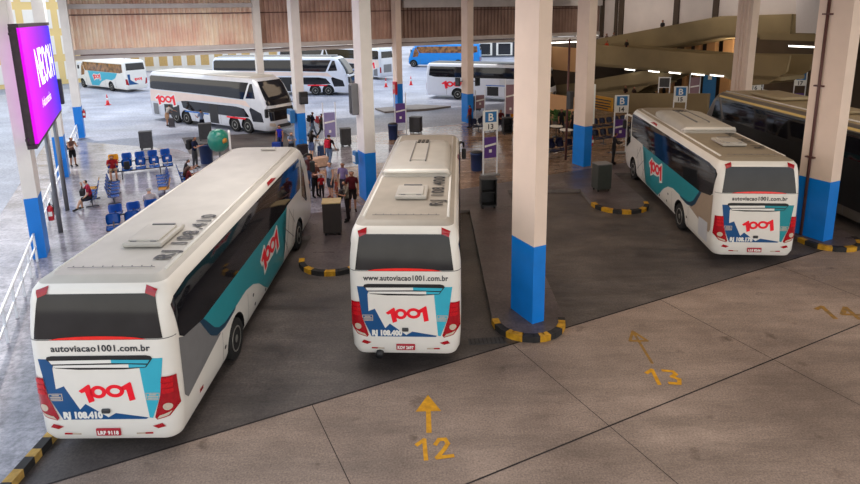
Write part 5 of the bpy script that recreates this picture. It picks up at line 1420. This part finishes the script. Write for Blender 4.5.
# people on the ramps
def on_ramp(U, px, py_head, h):                      # feet placed so that the head shows where it was seen
    q = onu(px, py_head, U); return Vector((q.x, q.y, q.z - h))
RC = [((607, 33), (140, 110, 100), 41.2, 'person in brown shirt high on the left end of the upper ramp', 'dark'), ((614, 32), (150, 130, 120), 41.6, 'person in beige shirt second from left on the upper ramp', 'brown'),
      ((663, 19.5), (60, 56, 60), 41.4, 'lone person in dark top leaning over the upper ramp', 'dark'),
      ((607, 40), (236, 84, 50), 38.2, 'person in orange shirt on the middle ramp', 'dark'), ((627, 39), (60, 50, 48), 38.3, 'person in dark shirt right of the orange shirt on the middle ramp', 'dark'),
      ((626, 85), (62, 44, 40), 36.4, 'left one of two people behind the low ramp wall', 'dark'), ((634.5, 86), (74, 54, 48), 36.3, 'right one of two people behind the low ramp wall', 'dark')]
for (px, py), c_, U, nm, hr in RC:
    person(on_ramp(U, px, py, 1.7), D_(-110), 1.7, 'stand', nm, 1, hr, 0, c_, .6, (50, 50, 60), 1)

# ------------------------------------------------------------------ light
w = bpy.data.worlds.new('sky'); SC.world = w; w.use_nodes = True
nt = w.node_tree; bg = nt.nodes['Background']
tc = nt.nodes.new('ShaderNodeTexCoord'); sp = nt.nodes.new('ShaderNodeSeparateXYZ'); nt.links.new(tc.outputs['Generated'], sp.inputs[0])
rp = nt.nodes.new('ShaderNodeValToRGB'); e = rp.color_ramp.elements
e[0].position = 0; e[0].color = (1.0, .95, .86, 1); e[1].position = .7; e[1].color = (.62, .78, 1.0, 1)
nt.links.new(sp.outputs['Z'], rp.inputs['Fac']); nt.links.new(rp.outputs['Color'], bg.inputs['Color'])
bg.inputs['Strength'].default_value = 1.7
sun = bpy.data.lights.new('sun', 'SUN'); sun.energy = 2.6; sun.angle = R(3); sun.color = (1, .95, .86)
so = bpy.data.objects.new('sun', sun); COL.objects.link(so)
sd = (uv(.15, -.4) + Vector((0, 0, -1))).normalized()
so.rotation_euler = sd.to_track_quat('-Z', 'Y').to_euler()
def ceiling_fill(u, v, size, power, col, z=9.4):  # unseen area light, added under the roof to fill the hall
    l = bpy.data.lights.new('hall_fill', 'AREA'); l.shape = 'SQUARE'; l.size = size; l.energy = power; l.color = col
    o = bpy.data.objects.new('hall_fill', l); COL.objects.link(o); o.location = uv(u, v, z)
ceiling_fill(-2.2, 26, 3, 170, (.95, .97, 1)); ceiling_fill(-2.2, 36, 3, 170, (.95, .97, 1))
WARM, NEUT = (1, .75, .52), (1, .93, .88)
for u in (4, 14, 24, 34):
    for v in (4, 16, 29, 41):
        ceiling_fill(u, v, 5, {4: 120 if v < 10 else 430, 14: 180, 24: 85, 34: 110}[u], NEUT if u < 10 else WARM)
for v in (30, 42):
    l = bpy.data.lights.new('wall_fill', 'AREA'); l.shape = 'RECTANGLE'; l.size = 8; l.size_y = .4; l.energy = 90; l.color = (1, .88, .76)  # unseen light added to brighten the upper wall behind the ramps
    o = bpy.data.objects.new('wall_fill', l); COL.objects.link(o); o.location = uv(38.5, v, 9.3)
    o.rotation_euler = (uv(1, 0) + Vector((0, 0, -.3))).to_track_quat('-Z', 'Y').to_euler()
l = bpy.data.lights.new('ramp_fill', 'POINT'); l.energy = 130; l.color = (1, .8, .55); l.shadow_soft_size = .3  # unseen point light added to brighten the space between the flights
o = bpy.data.objects.new('ramp_fill', l); COL.objects.link(o); o.location = uv(43.0 - .9, 31.5, 5.2)
SC.view_settings.view_transform = 'Standard'
SC.view_settings.look = 'None'
SC.view_settings.exposure = 0
